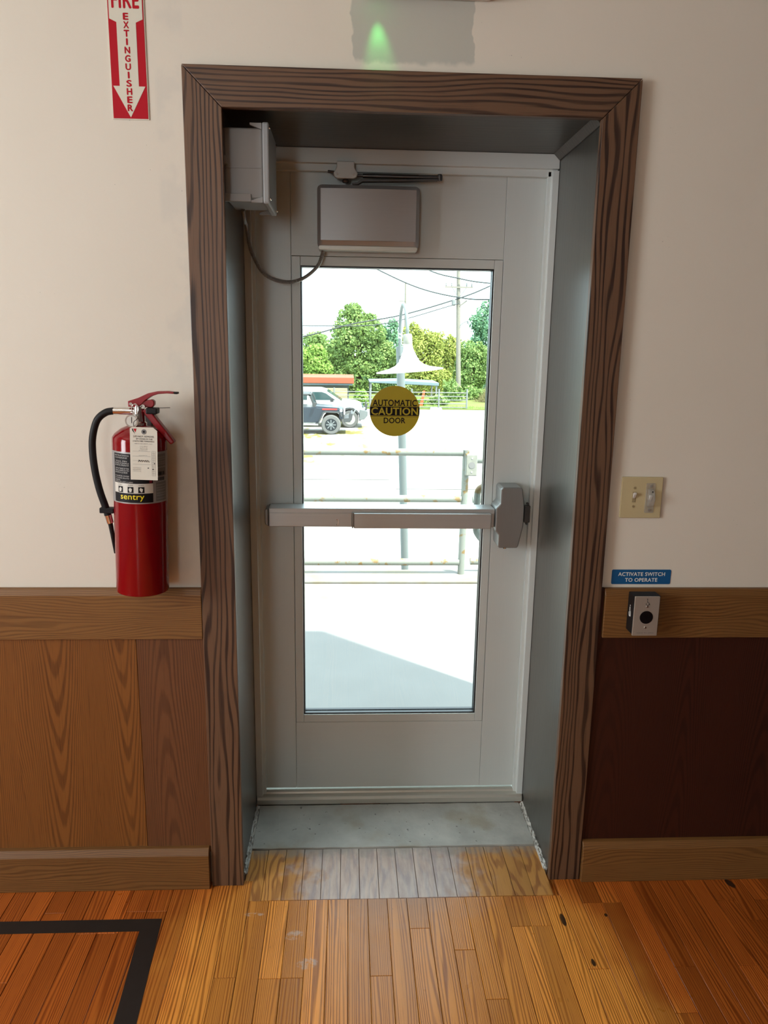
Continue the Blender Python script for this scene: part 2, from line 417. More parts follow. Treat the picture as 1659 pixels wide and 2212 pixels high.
sticker_yellow = plain('sticker_yellow', (0.66, 0.56, 0.015), 0.45)
black_paint = plain('black_line_paint', (0.017, 0.015, 0.014), 0.33, vary=0.3, vscale=30)
lens_dark = plain('sensor_black', (0.004, 0.004, 0.005), 0.12)
white_plastic = plain('white_plastic', (0.6, 0.58, 0.54), 0.4)

clear_guard, nt, b = new_mat('clear_plastic')
for n in list(nt.nodes):
    if n.type != 'OUTPUT_MATERIAL': nt.nodes.remove(n)
def glassy(nt, tint, gloss, rough=0.0):
    t = N(nt, 'ShaderNodeBsdfTransparent'); t.inputs[0].default_value = (*tint, 1)
    g = N(nt, 'ShaderNodeBsdfGlossy'); g.inputs['Roughness'].default_value = rough
    lw = N(nt, 'ShaderNodeLayerWeight'); lw.inputs[0].default_value = 0.3
    mx = N(nt, 'ShaderNodeMixShader')
    nt.links.new(M(nt, 'MULTIPLY_ADD', lw.outputs['Fresnel'], gloss, 0.02), mx.inputs[0])
    nt.links.new(t.outputs[0], mx.inputs[1]); nt.links.new(g.outputs[0], mx.inputs[2])
    nt.links.new(mx.outputs[0], nt.nodes['Material Output'].inputs[0])
glassy(nt, (0.98, 0.98, 0.97), 0.4, 0.1)
df = N(nt, 'ShaderNodeBsdfDiffuse'); df.inputs[0].default_value = (0.62, 0.60, 0.55, 1)
m2 = N(nt, 'ShaderNodeMixShader'); m2.inputs[0].default_value = 0.22
nt.links.new(nt.nodes['Material Output'].inputs[0].links[0].from_socket, m2.inputs[1]); nt.links.new(df.outputs[0], m2.inputs[2])
nt.links.new(m2.outputs[0], nt.nodes['Material Output'].inputs[0])
glass, nt, b = new_mat('door_glass')
nt.nodes.remove(b); glassy(nt, (0.97, 0.99, 0.985), 0.25)

# outdoor materials
out_concrete, nt, b = new_mat('landing_concrete')
p = position(nt); s = sep(nt, p)
c = mix(nt, noise(nt, p, 3.0, 5.0), (0.16, 0.158, 0.15), (0.205, 0.203, 0.195))
stain = M(nt, 'MULTIPLY', smooth(nt, M(nt, 'ADD', s[1], M(nt, 'MULTIPLY', noise(nt, p, 3.0, 5.0), 0.8)), 2.6, 3.0), smooth(nt, noise(nt, p, 6.0, 4.0), 0.35, 0.7))
c = mix(nt, M(nt, 'MULTIPLY', stain, 0.6), c, (0.17, 0.14, 0.07))
nt.links.new(c, b.inputs['Base Color']); b.inputs['Roughness'].default_value = 0.85
gravel, nt, b = new_mat('white_gravel_lot')
p = position(nt); s = sep(nt, p)
c = mix(nt, noise(nt, p, 5.0, 5.0), (0.30, 0.29, 0.27), (0.42, 0.41, 0.385))
c = mix(nt, M(nt, 'MULTIPLY', smooth(nt, noise(nt, p, 9.0, 2.0), 0.66, 0.72), 0.7), c, (0.16, 0.16, 0.17))
gz = M(nt, 'MULTIPLY', smooth(nt, s[1], 17.0, 22.0), M(nt, 'SUBTRACT', 1.0, smooth(nt, s[0], 0.3, 1.6)))
gm = M(nt, 'MULTIPLY', gz, smooth(nt, noise(nt, VM(nt, 'MULTIPLY', p, (1.0, 0.45, 1.0)), 1.3, 5.0), 0.46, 0.6))
c = mix(nt, gm, c, (0.135, 0.12, 0.02))
nt.links.new(c, b.inputs['Base Color']); b.inputs['Roughness'].default_value = 0.95
lawn_mat = plain('mown_grass', (0.10, 0.13, 0.02), 0.9, vary=0.4, vscale=1.5)
rail_paint, nt, b = new_mat('rusty_rail_paint')
p = position(nt)
c = mix(nt, noise(nt, p, 6.0), (0.15, 0.165, 0.145), (0.20, 0.215, 0.19))
c = mix(nt, smooth(nt, noise(nt, p, 16.0, 4.0), 0.56, 0.64), c, (0.17, 0.11, 0.04))
nt.links.new(c, b.inputs['Base Color']); b.inputs['Roughness'].default_value = 0.6
post_paint = plain('green_grey_post_paint', (0.119, 0.142, 0.139), 0.55)
lamp_white = plain('white_enamel', (0.75, 0.75, 0.72), 0.35)
lamp_cap = plain('weathered_cap', (0.210, 0.210, 0.180), 0.5, vary=0.3, vscale=30)
pole_wood = plain('grey_pole_wood', (0.180, 0.165, 0.135), 0.85, vary=0.2, vscale=6)
wire_mat = plain('cable_black', (0.035, 0.042, 0.042), 0.6)
jeep_paint = plain('dark_blue_car_paint', (0.014, 0.024, 0.036), 0.3, spec=0.6)
jeep_trim = plain('black_plastic_trim', (0.038, 0.042, 0.042), 0.6)
white_paint = plain('white_car_paint', (0.72, 0.72, 0.70), 0.3)
car_glass = plain('tinted_car_glass', (0.033, 0.066, 0.066), 0.1)
tyre_mat = plain('tyre_rubber', (0.10, 0.102, 0.097), 0.85)
rim_mat = plain('wheel_rim', (0.42, 0.42, 0.40), 0.35, 0.6)
rim_dark = plain('dark_wheel_rim', (0.02, 0.025, 0.028), 0.4, 0.5)
decal_red = plain('red_decal', (0.350, 0.030, 0.025), 0.4)
roof_red = plain('orange_red_roof', (0.260, 0.063, 0.025), 0.6, vary=0.12, vscale=3)
shed_grey = plain('grey_shed_boards', (0.125, 0.140, 0.140), 0.8, vary=0.15)
yellow_board = plain('pale_yellow_boards', (0.374, 0.303, 0.154), 0.75, vary=0.15, vscale=3)
roof_blue = plain('blue_grey_metal_roof', (0.130, 0.180, 0.200), 0.45)
fence_metal = plain('galvanised_fence', (0.175, 0.185, 0.180), 0.5, 0.3)
bark = plain('bark', (0.12, 0.085, 0.05), 0.9, vary=0.3)
orange_mat = plain('orange_marker', (0.375, 0.090, 0.025), 0.6)
ext_brick = plain('outside_wall_render', (0.40, 0.34, 0.27), 0.85, vary=0.15)
def leaf_mat(name, a, b_, tr):
    m, nt, b = new_mat(name)
    ri = N(nt, 'ShaderNodeNewGeometry').outputs['Random Per Island']
    p = position(nt)
    f = M(nt, 'ADD', M(nt, 'MULTIPLY', ri, 0.6), M(nt, 'MULTIPLY', noise(nt, p, 0.6, 3.0), 0.5), clamp=True)
    c = mix(nt, f, a, b_)
    nt.links.new(c, b.inputs['Base Color']); b.inputs['Roughness'].default_value = 0.6
    b.inputs['Specular IOR Level'].default_value = 0.2
    t = N(nt, 'ShaderNodeBsdfTranslucent'); nt.links.new(c, t.inputs[0])
    mx = N(nt, 'ShaderNodeMixShader'); mx.inputs[0].default_value = tr
    nt.links.new(b.outputs[0], mx.inputs[1]); nt.links.new(t.outputs[0], mx.inputs[2])
    nt.links.new(mx.outputs[0], nt.nodes['Material Output'].inputs[0])
    return m
leaf_mid = leaf_mat('leaves_mid_green', (0.127, 0.224, 0.082), (0.268, 0.372, 0.111), 0.35)
leaf_teal = leaf_mat('leaves_blue_green', (0.094, 0.222, 0.154), (0.205, 0.359, 0.179), 0.35)
leaf_yellow = leaf_mat('leaves_yellow_green', (0.20, 0.265, 0.055), (0.40, 0.43, 0.115), 0.35)
leaf_bright = leaf_mat('leaves_bright_green', (0.153, 0.291, 0.061), (0.306, 0.444, 0.107), 0.35)
straw = leaf_mat('dry_grass', (0.14, 0.15, 0.05), (0.26, 0.22, 0.12), 0.3)
exit_green, nt, b = new_mat('green_led_lens')
b.inputs['Base Color'].default_value = (0.1, 0.8, 0.2, 1)
b.inputs['Emission Color'].default_value = (0.10, 1.0, 0.22, 1); b.inputs['Emission Strength'].default_value = 2.0
diffuser_mat, nt, b = new_mat('added_lamp_diffuser')
b.inputs['Base Color'].default_value = (0.9, 0.9, 0.85, 1)
b.inputs['Emission Color'].default_value = (1.0, 0.93, 0.80, 1); b.inputs['Emission Strength'].default_value = 3.0

# ================================================================== THE ROOM
XL, XR, YB, ZC = -3.3, 1.38, -7.1, 3.05          # inner faces of the room
WI, WO = 0.02, 0.55                              # inner and outer face of the door wall
ROOF = 4.0
OXL, OXR, OZ = -0.335, 0.650, 2.166              # wall opening for the door

wall = MB()
wall.box(XL-0.2, OXL, WI, WO, -0.3, ROOF); wall.box(OXR, XR+0.2, WI, WO, -0.3, ROOF); wall.box(OXL, OXR, WI, WO, OZ, ROOF)
wall_front = wall.build('wall_front', wall_paint)
tag(wall_front, 'cream painted plaster wall around the metal door', 'wall', kind='structure')
wm = MB()
wm.box(XL-0.2, XL, YB, -2.6, 0, ROOF); wm.box(XL-0.2, XL, -1.3, WI, 0, ROOF); wm.box(XL-0.2, XL, -2.6, -1.3, 0, 1.0); wm.box(XL-0.2, XL, -2.6, -1.3, 2.5, ROOF)
tag(wm.build('wall_left', wall_paint), 'cream side wall with a daylight window, left of the extinguisher', 'wall', kind='structure')
tag(box(XR, XR+0.2, YB, WI, -0.3, ROOF).build('wall_right', mahogany), 'unseen side wall beyond the switch plate, made dark to cut bounce light', 'wall', kind='structure')  # unseen wall given dark wood to cut light bounced onto the right
wb = MB(); wb.box(XL-0.2, -1.65, YB-0.2, YB, 0, ROOF); wb.box(-0.85, XR+0.2, YB-0.2, YB, 0, ROOF)
wb.box(-1.65, -0.85, YB-0.2, YB, 0, 0.65); wb.box(-1.65, -0.85, YB-0.2, YB, 2.55, ROOF)
tag(wb.build('wall_back', wall_paint), 'cream wall behind the viewer with a tall window', 'wall', kind='structure')
tag(box(XL, XR, YB, WI, ZC, ZC+0.15).build('ceiling', wall_paint), 'plain cream ceiling over the room', 'ceiling', kind='structure')
tag(box(XL-0.2, XR+0.2, YB-0.2, WO, ROOF, ROOF+0.06).build('roof', roof_blue), 'flat metal roof over the building', 'roof', kind='structure')

def window(name, x0, x1, y0, y1, z0, z1, label):
    w = empty(name, ((x0+x1)/2, (y0+y1)/2, z0), label, 'window', kind='structure')
    t = 0.05
    if x1-x0 < y1-y0:
        for a, bb in ((y0, y0+t), (y1-t, y1)): box(x0, x1, a, bb, z0, z1).build('window_frame', white_plastic, w)
        for a, bb in ((z0, z0+t), (z1-t, z1)): box(x0, x1, y0+t, y1-t, a, bb).build('window_frame', white_plastic, w)
        box((x0+x1)/2-.003, (x0+x1)/2+.003, y0+t, y1-t, z0+t, z1-t).build('pane', glass, w)
    else:
        for a, bb in ((x0, x0+t), (x1-t, x1)): box(a, bb, y0, y1, z0, z1).build('window_frame', white_plastic, w)
        for a, bb in ((z0, z0+t), (z1-t, z1)): box(x0+t, x1-t, y0, y1, a, bb).build('window_frame', white_plastic, w)
        box(x0+t, x1-t, (y0+y1)/2-.003, (y0+y1)/2+.003, z0+t, z1-t).build('pane', glass, w)
window('window_1', XL-0.15, XL-0.08, -2.6, -1.3, 1.0, 2.5, 'wide side window letting daylight in')
window('window_2', -1.65, -0.85, YB-0.15, YB-0.08, 0.65, 2.55, 'tall window in the wall behind the viewer')

# ceiling lamps added out of view to help light the room
for i, (lx, ly, lab) in enumerate(((-1.3, -2.3, 'added unseen ceiling light nearer the door wall'), (-1.3, -4.8, 'added unseen ceiling light farther from the door wall'))):
    e = empty('added_ceiling_light', (lx, ly, ZC-0.08), lab, 'ceiling light', 'added ceiling lights')
    box(lx-0.16, lx+0.16, ly-0.62, ly+0.62, ZC-0.05, ZC-0.001).build('housing', white_plastic, e, 0.006)
    box(lx-0.14, lx+0.14, ly-0.60, ly+0.60, ZC-0.08, ZC-0.0505).build('diffuser', diffuser_mat, e, 0.01)
    area('added_ceiling_lamp', (lx, ly, ZC-0.09), (lx, ly, 0), 0.28, 1.2, 4, (1.0, 0.96, 0.9))

# ------------------------------------------------------------------ wainscot
def panel(x0, x1, mat, yf=0.010):
    return box(x0, x1, yf, WI-0.0005, 0.11, 0.80).build('wall_panel', mat, wall_front, 0.0012, 1)
panel(-3.3, -1.805, oak_panel); panel(-1.8035, -0.5825, oak_panel); panel(-0.5815, -0.3965, oak_panel_red, 0.0085)
panel(0.712, XR, mahogany)
box(0.7112, 0.7222, 0.012, WI-0.0005, 0.8005, 0.9275).build('dark_gap_strip', mahogany, wall_front)  # added dark strip so the gap beside the casing reads dark
RAIL = [(WI-0.0005, 0.783), (-0.001, 0.783), (-0.001, 0.909), (0.008, 0.926), (WI-0.0005, 0.9275)]
r1 = MB().prism(RAIL, -3.3, -0.3972, 'yz').build('trim_4', oak_h, None, 0.0012, 1)
tag(r1, 'golden oak chair rail left of the door', 'chair rail', kind='structure')
r2 = MB().prism(RAIL, 0.7225, XR, 'yz').build('trim_5', oak_h, None, 0.0012, 1)
tag(r2, 'oak chair rail right of the door, under the blue sticker', 'chair rail', kind='structure')
BASE = [(WI-0.0005, 0.0), (-0.014, 0.0), (-0.014, 0.112), (-0.003, 0.131), (WI-0.0005, 0.133)]
tag(MB().prism(BASE, -3.3, -0.4015, 'yz').build('baseboard_left', oak_h, None, 0.0012, 1), 'golden oak baseboard left of the door', 'baseboard', kind='structure')
tag(MB().prism(BASE, 0.7135, XR, 'yz').build('baseboard_right', oak_h, None, 0.0012, 1), 'dark oak baseboard right of the door', 'baseboard', kind='structure')

# ------------------------------------------------------------------ door casing (mitred boards)
CO = (-0.3962, 0.7108, 2.2238); CI = (-0.3044, 0.6184, 2.1326)
casing = empty('trim_1', (0.157, 0.01, 0), 'brown oak door casing of three mitred boards', 'door casing', kind='structure')
g = 0.0007
MB().prism([(CO[0], 0), (CI[0], 0), (CI[0], CI[2]-g), (CO[0], CO[2]-g)], -0.0005, WI-0.0005).build('casing_board', casing_v, casing, 0.0015)
MB().prism([(CI[1], 0), (CO[1], 0), (CO[1], CO[2]-g), (CI[1], CI[2]-g)], -0.0005, WI-0.0005).build('casing_board', casing_v, casing, 0.0015)
MB().prism([(CI[0], CI[2]+g), (CI[1], CI[2]+g), (CO[1], CO[2]+g), (CO[0], CO[2]+g)], -0.0005, WI-0.0005).build('casing_board', casing_h, casing, 0.0015)

JL, JR, JT, FY = -0.313, 0.627, 2.144, 0.41
lining = empty('trim_2', (0.157, 0.2, 0), 'dark glossy wood lining of the deep door recess', 'door lining', kind='structure')
box(OXL, JL, WI, FY+0.1, 0, JT).build('jamb_board', jamb_wood, lining, 0.001)
box(JR, OXR, WI, FY+0.1, 0, JT).build('jamb_board', jamb_wood, lining, 0.001)
box(OXL, OXR, WI, FY+0.1, JT, OZ).build('soffit_board', soffit_wood, lining, 0.001)
MB().prism([(JR-0.022, JT), (JR, JT), (JR, JT-0.018), (JR-0.004, JT-0.018)], 0.025, FY-0.003).build('corner_strip', soffit_wood, lining, 0.001)

# ------------------------------------------------------------------ metal door frame and threshold
frame = empty('trim_3', (0.157, FY, 0), 'grey aluminium door frame with a sill plate', 'door frame', kind='structure')
def frame_up(x_out, x_a, x_b, sgn):
    prof = [(x_out, FY), (x_a, FY), (x_a, FY+0.016), (x_b, FY+0.016), (x_b, FY+0.034), (x_b-sgn*0.012, FY+0.034), (x_b-sgn*0.012, FY+0.1), (x_out, FY+0.1)]
    MB().prism(prof, 0.003, 2.098, 'xy').build('frame_upright', alum, frame, 0.001)
frame_up(JL+0.0005, -0.291, -0.281, 1); frame_up(JR-0.0005, 0.607, 0.597, -1)
MB().prism([(FY, JT-0.0005), (FY, 2.103), (FY+0.016, 2.103), (FY+0.016, 2.083), (FY+0.034, 2.083), (FY+0.034, 2.097), (FY+0.1, 2.097), (FY+0.1, JT-0.0005)],
           JL+0.001, JR-0.001, 'yz').build('frame_head', alum_h, frame, 0.001)
MB().prism([(FY-0.012, 0.006), (FY-0.012, 0.024), (FY-0.004, 0.030), (FY+0.016, 0.030), (FY+0.020, 0.036), (FY+0.036, 0.036), (FY+0.036, 0.028), (FY+0.1, 0.028), (FY+0.1, 0.006)],
           JL+0.003, JR-0.003, 'yz').build('threshold_plate', alum_light, frame, 0.0008)

# ------------------------------------------------------------------ the door
DY = 0.45
door = empty('door_1', (0.157, DY+0.022, 0.037), 'grey metal door with a tall glass pane and exit bar', 'door', kind='structure')
DX0, DX1, DZ0, DZ1 = -0.287, 0.602, 0.039, 2.093
SL, SR, RT, RB = -0.1755, 0.4785, 1.845, 0.293
GL, GR, GT, GB = -0.148, 0.4515, 1.8175, 0.322
box(DX0, SL-.0004, DY, DY+0.045, DZ0, DZ1).build('door_stile', alum, door, 0.0008, 1)
box(SR+.0004, DX1, DY, DY+0.045, DZ0, DZ1).build('door_stile', alum, door, 0.0008, 1)
box(SL+.0004, SR-.0004, DY, DY+0.045, RT+.0006, DZ1).build('door_rail', alum_h, door, 0.0008, 1)
box(SL+.0004, SR-.0004, DY, DY+0.045, DZ0, RB-.0006).build('door_rail', alum_h, door, 0.0008, 1)
bx0, bx1 = DY-0.001, DY+0.044
box(SL+.001, GL, bx0, bx1, RB+.0006, RT-.0006).build('glazing_bead', alum, door, 0.0012)
box(GR, SR-.001, bx0, bx1, RB+.0006, RT-.0006).build('glazing_bead', alum, door, 0.0012)
box(GL+.0005, GR-.0005, bx0, bx1, GT, RT-.0006).build('glazing_bead', alum_h, door, 0.0012)
box(GL+.0005, GR-.0005, bx0, bx1, RB+.0006, GB).build('glazing_bead', alum_h, door, 0.0012)
gk = MB(); k = 0.0045
for a in ((GL, GL+k, GB, GT), (GR-k, GR, GB, GT), (GL+k, GR-k, GT-k, GT), (GL+k, GR-k, GB, GB+k)):
    gk.box(a[0], a[1], DY+0.004, DY+0.018, a[2], a[3]); gk.box(a[0], a[1], DY+0.0265, DY+0.04, a[2], a[3])
gk.build('glass_gasket', gasket_black, door)
box(GL+.001, GR-.001, DY+0.019, DY+0.025, GB+.001, GT-.001).build('glass_pane', glass, door)
# exit bar: rail housing, push pad, end cap, lock head
bar = box(-0.2505, 0.474, 0.376, 0.4495, 1.012, 1.073).build('exit_bar', bar_metal, door, 0.003)
bar['label'] = 'satin metal push bar across the glass'
MB().prism([(-0.262, 1.020), (-0.2515, 1.0125), (-0.2515, 1.0725), (-0.262, 1.066)], 0.378, 0.4495).build('end_cap', head_metal, bar, 0.002)
box(-0.2475, 0.014, 0.3735, 0.3758, 1.0145, 1.058).build('rail_cover', bar_metal, bar, 0.0008)
box(0.020, 0.462, 0.362, 0.3758, 1.0105, 1.060).build('push_pad', bar_metal, bar, 0.003)
box(0.0145, 0.0195, 0.366, 0.3758, 1.0105, 1.062).build('pad_stop', head_metal, bar, 0.001)
MB().tube(spline([(-0.034, 0.3732, 1.036), (-0.030, 0.3722, 1.038), (-0.028, 0.3722, 1.030), (-0.031, 0.3722, 1.020), (-0.034, 0.3732, 1.022)], 4), 0.0013, 6).build('dogging_key_hole', chrome, bar)
HEAD = [(0.4905, 0.947), (0.549, 0.947), (0.553, 0.955), (0.566, 1.020), (0.566, 1.085), (0.558, 1.140), (0.553, 1.147), (0.494, 1.147), (0.488, 1.140), (0.488, 1.094), (0.475, 1.080), (0.475, 1.004), (0.486, 0.992), (0.486, 0.953)]
MB().prism(HEAD, 0.362, 0.4495).build('lock_head', head_metal, bar, 0.006, 3)
box(0.5665, 0.576, 0.410, 0.4495, 1.034, 1.066).build('latch_bolt', head_metal, bar, 0.002)
MB().lathe([(0.006, 0), (0.007, 0.004), (0.006, 0.010)], (0.517, 0.40, 0.9365), 'z', 12).build('release_knob', chrome, bar)
st = MB()
st.box(0.577, 0.5965, 0.405, 0.424, 1.022, 1.078); sk = st.build('strike_plate', arm_metal, frame, 0.002)
for z in (1.016, 1.083): MB().lathe([(0.004, -0.004), (0.004, 0.004)], (0.589, 0.419, z), 'y', 8).build('screw', arm_metal, frame)
pull = MB().tube(spline([(0.468, DY+0.046, 1.122), (0.464, DY+0.075, 1.120), (0.448, DY+0.10, 1.10), (0.445, DY+0.10, 1.06), (0.445, DY+0.10, 0.99), (0.448, DY+0.10, 0.955), (0.464, DY+0.075, 0.932), (0.468, DY+0.046, 0.930)], 6), 0.0115, 12).build('pull_handle', rail_paint, door, smooth=True)
pull['label'] = 'curved pull handle on the outer side, seen through the glass'

# round caution sticker on the glass
stk = empty('caution_sticker', (0.151, DY+0.0185, 1.294), 'round yellow AUTOMATIC CAUTION DOOR sticker on the glass', 'sticker')
MB().lathe([(0.081, 0), (0.081, 0.0005)], (0.151, DY+0.0183, 1.375), 'y', 64).build('disc', sticker_yellow, stk)
def half(z): return math.sqrt(max(0.0807**2 - z*z, 0))
ys = DY+0.0180
MB().prism([(0.151-half(0.014), 1.389), (0.151-0.0807, 1.375), (0.151-half(-0.0145), 1.3605), (0.151+half(-0.0145), 1.3605), (0.151+0.0807, 1.375), (0.151+half(0.014), 1.389)], ys, ys+0.0003).build('black_band', black_print, stk)
text_xz(MB(), 'AUTOMATIC', 0.151, 1.4015, 0.143, 0.0205, ys, 0.022).build('lettering', black_print, stk)
text_xz(MB(), 'CAUTION', 0.151, 1.3747, 0.152, 0.0245, ys-0.0004, 0.03).build('lettering', sticker_yellow, stk)
text_xz(MB(), 'DOOR', 0.151, 1.345, 0.070, 0.0185, ys, 0.024).build('lettering', black_print, stk)
MB().prism([(0.151-half(-0.0185), 1.3572), (0.151+half(-0.0185), 1.3572), (0.151+half(-0.0175), 1.3582), (0.151-half(-0.0175), 1.3582)], ys, ys+0.0003).build('thin_line', black_print, stk)
MB().prism([(0.151-half(0.0165), 1.3910), (0.151+half(0.0165), 1.3910), (0.151+half(0.0175), 1.3922), (0.151-half(0.0175), 1.3922)], ys, ys+0.0003).build('thin_line', black_print, stk)

# ------------------------------------------------------------------ door operator (closer) with its arm
cl = empty('door_closer', (0.058, 0.42, 1.858), 'silver automatic door closer with a folded arm above the glass', 'door closer')
cov = MB()
nx = 14
def closer_cover():
    out = rrect(-0.093, 0.209, 1.862, 2.040, 0.014, 4)
    inn = rrect(-0.081, 0.197, 1.884, 2.028, 0.008, 4)
    n = len(out)
    vs = [(x, 0.449, z) for x, z in out] + [(x, 0.392, z) for x, z in out] + [(x, 0.381, z) for x, z in inn]
    fs = [tuple(range(n))[::-1]]
    for L in (0, 1):
        fs += [(L*n+i, L*n+(i+1) % n, (L+1)*n+(i+1) % n, (L+1)*n+i) for i in range(n)]
    cov.add(vs, fs)
    fs = []; vs2 = []                                  # gently bowed front
    base = 0
    xs = [-0.0825 + (0.281)*i/nx for i in range(nx+1)]
    cov.add([(x, 0.381-0.004*(1-((x-0.058)/0.139)**2)-0.0002, z) for z in (1.884, 2.028) for x in xs], [(i, i+1, nx+2+i, nx+1+i) for i in range(nx)])
closer_cover()
cov.build('cover', closer_paint, cl, smooth=True)
MB().prism(rrect(-0.090, 0.206, 1.857, 1.8705, 0.006, 3), 0.386, 0.449).build('bottom_lip', alum_light, cl, 0.003)
shoe = MB().prism([(-0.036, 2.105), (0.016, 2.105), (0.016, 2.088), (0.026, 2.072), (0.022, 2.062), (0.014, 2.058), (-0.034, 2.058), (-0.042, 2.062), (-0.046, 2.072), (-0.036, 2.088)], 0.392, 0.409).build('arm_shoe', alum, cl, 0.002)
for x in (-0.034, 0.014): MB().lathe([(0.0035, 0), (0.003, 0.002)], (x, 0.390, 2.069), 'y', 10).build('screw', chrome, shoe)
MB().lathe([(0.009, 0), (0.011, 0.004), (0.008, 0.010)], (-0.010, 0.404, 2.048), 'z', 12).build('shoe_bolt', arm_metal, shoe)
MB().tube([(-0.062, 0.409, 2.079), (-0.034, 0.406, 2.076)], 0.004, 8).build('rod_end', arm_metal, cl)
MB().tube([(0.015, 0.405, 2.069), (0.040, 0.402, 2.068), (0.041, 0.402, 2.068), (0.205, 0.396, 2.067), (0.206, 0.396, 2.067), (0.268, 0.394, 2.068)], [0.004, 0.004, 0.0065, 0.0065, 0.0055, 0.0055], 10).build('forearm_rod', arm_metal, cl, smooth=True)
MB().prism([(0.010, 2.0455), (0.024, 2.0475), (0.036, 2.0555), (0.150, 2.0575), (0.262, 2.0635), (0.262, 2.058), (0.150, 2.0525), (0.040, 2.0495), (0.026, 2.0415), (0.010, 2.0405)], 0.386, 0.410).build('main_arm', arm_metal, cl, 0.001)
MB().lathe([(0.007, 0), (0.008, 0.004), (0.008, 0.014), (0.006, 0.018)], (0.267, 0.395, 2.058), 'z', 12).build('elbow_pivot', arm_metal, cl)

# ------------------------------------------------------------------ grey junction box high on the recess, with its conduit
jb = empty('junction_box', (-0.26, 0.155, 1.93), 'grey plastic junction box screwed high inside the door recess', 'junction box')
box(JL+0.001, -0.216, 0.066, 0.244, 1.940, 2.106).build('box_body', pvc, jb, 0.004)
box(-0.2155, -0.199, 0.056, 0.254, 1.928, 2.118).build('box_lid', pvc, jb, 0.004)
for y0, y1 in ((0.058, 0.0655), (0.2445, 0.252)):
    for z0, z1, c0, c1 in ((1.930, 1.945, 0.0, 0.012), (2.101, 2.116, 0.012, 0.0)):
        MB().prism([(-0.246, z0 + (0.010 if z0 > 2 else 0)), (-0.2162, z0), (-0.2162, z1), (-0.246, z1 - (0.010 if z0 < 2 else 0))], y0, y1).build('corner_boss', pvc, jb, 0.001)
box(JL+0.001, -0.246, 0.0585, 0.0655, 1.932, 1.951).build('mould_step', pvc, jb, 0.001)
box(JL+0.001, -0.218, 0.0645, 0.0658, 2.012, 2.0132).build('mould_seam', pvc, jb)
for y in (0.066, 0.244):
    for z in (1.940, 2.106):
        MB().lathe([(0.004, 0), (0.004, 0.002), (0.002, 0.0035)], (-0.1988, y, z), 'x', 10).build('screw', chrome, jb)
box(JL+0.001, JL+0.010, 0.050, 0.0655, 2.018, 2.038).build('mounting_foot', pvc, jb, 0.002)
pts = spline([(-0.288, 0.225, 1.938), (-0.291, 0.27, 1.915), (-0.296, 0.345, 1.92), (-0.297, 0.385, 1.895), (-0.288, 0.398, 1.847), (-0.254, 0.402, 1.788), (-0.198, 0.405, 1.765), (-0.143, 0.408, 1.773), (-0.094, 0.410, 1.811), (-0.0755, 0.412, 1.8565)], 26)
cd = MB().tube(pts, [0.0050 + (0.0010 if i % 2 else 0) for i in range(len(pts))], 8).build('flexible_conduit', flex_metal, None)
tag(cd, 'thin ribbed metal conduit looping from junction box to door closer', 'conduit')

# ------------------------------------------------------------------ floor: planks, doorway boards, concrete sill
PW = 0.0572
fl = MB()
PX0, PX1, PYB = -2.04, XR, -2.9
fl.box(PX0, PX1, PYB, WI, -0.12, -0.021)
fl.box(OXL, OXR, WI, WO, -0.12, -0.021)
fl.box(XL, PX0, YB, WI, -0.12, 0.0); fl.box(PX0, PX1, YB, PYB, -0.12, 0.0)
floor = fl.build('floor', floor_pine)
tag(floor, 'varnished old pine strip floor, golden in front of the door', 'floor', kind='structure')
plank_cache = {}
def plank_mesh(w, L, mat):
    key = (round(w, 4), round(L, 3), mat.name)
    if key not in plank_cache:
        e = 0.0009; hw = w/2-0.0006; hl = L/2-0.0006
        vs = [(-hw, -hl, -0.02), (hw, -hl, -0.02), (hw, hl, -0.02), (-hw, hl, -0.02), (-hw, -hl, -e), (hw, -hl, -e), (hw, hl, -e), (-hw, hl, -e),
              (-hw+e, -hl+e, 0), (hw-e, -hl+e, 0), (hw-e, hl-e, 0), (-hw+e, hl-e, 0)]
        fs = [(0, 3, 2, 1), (0, 1, 5, 4), (1, 2, 6, 5), (2, 3, 7, 6), (3, 0, 4, 7), (4, 5, 9, 8), (5, 6, 10, 9), (6, 7, 11, 10), (7, 4, 8, 11), (8, 9, 10, 11)]
        me = bpy.data.meshes.new('plank'); me.from_pydata(vs, [], fs); me.materials.append(mat)
        plank_cache[key] = me
    return plank_cache[key]
def plank(x, y0, y1, mat, w=PW, dz=0.0):
    o = bpy.data.objects.new('plank', plank_mesh(w, y1-y0, mat)); COL.objects.link(o); o.parent = floor
    o.location = Vector((x, (y0+y1)/2, dz)) - wloc(floor)
DOOR_Y = -0.066
joints = {}
ns = int((PX1-PX0)/PW)
for i in range(ns+1):
    x = PX1 - PW*(i+0.5)
    if x < PX0: break
    y = DOOR_Y if (OXL+0.03 < x < OXR-0.03) else WI
    first = True
    while y > PYB+0.01:
        L = rng.choice((0.6, 0.75, 0.9, 1.1, 1.35))
        if first: L = rng.choice((0.12, 0.2, 0.28, 0.36, 0.5, 0.8, 1.2)); first = False
        y1 = y - L
        if y1 < PYB+0.15: y1 = PYB
        plank(x, y1, y, floor_pine, dz=rng.uniform(-0.0004, 0.0001))
        y = y1
nb = 16; x0, x1 = -0.3035, 0.6175; bw = (x1-x0)/nb
for i in range(nb):
    plank(x0+bw*(i+0.5), DOOR_Y+0.0005, 0.1625, weather_pine, bw, dz=rng.uniform(-0.0012, 0.0005))

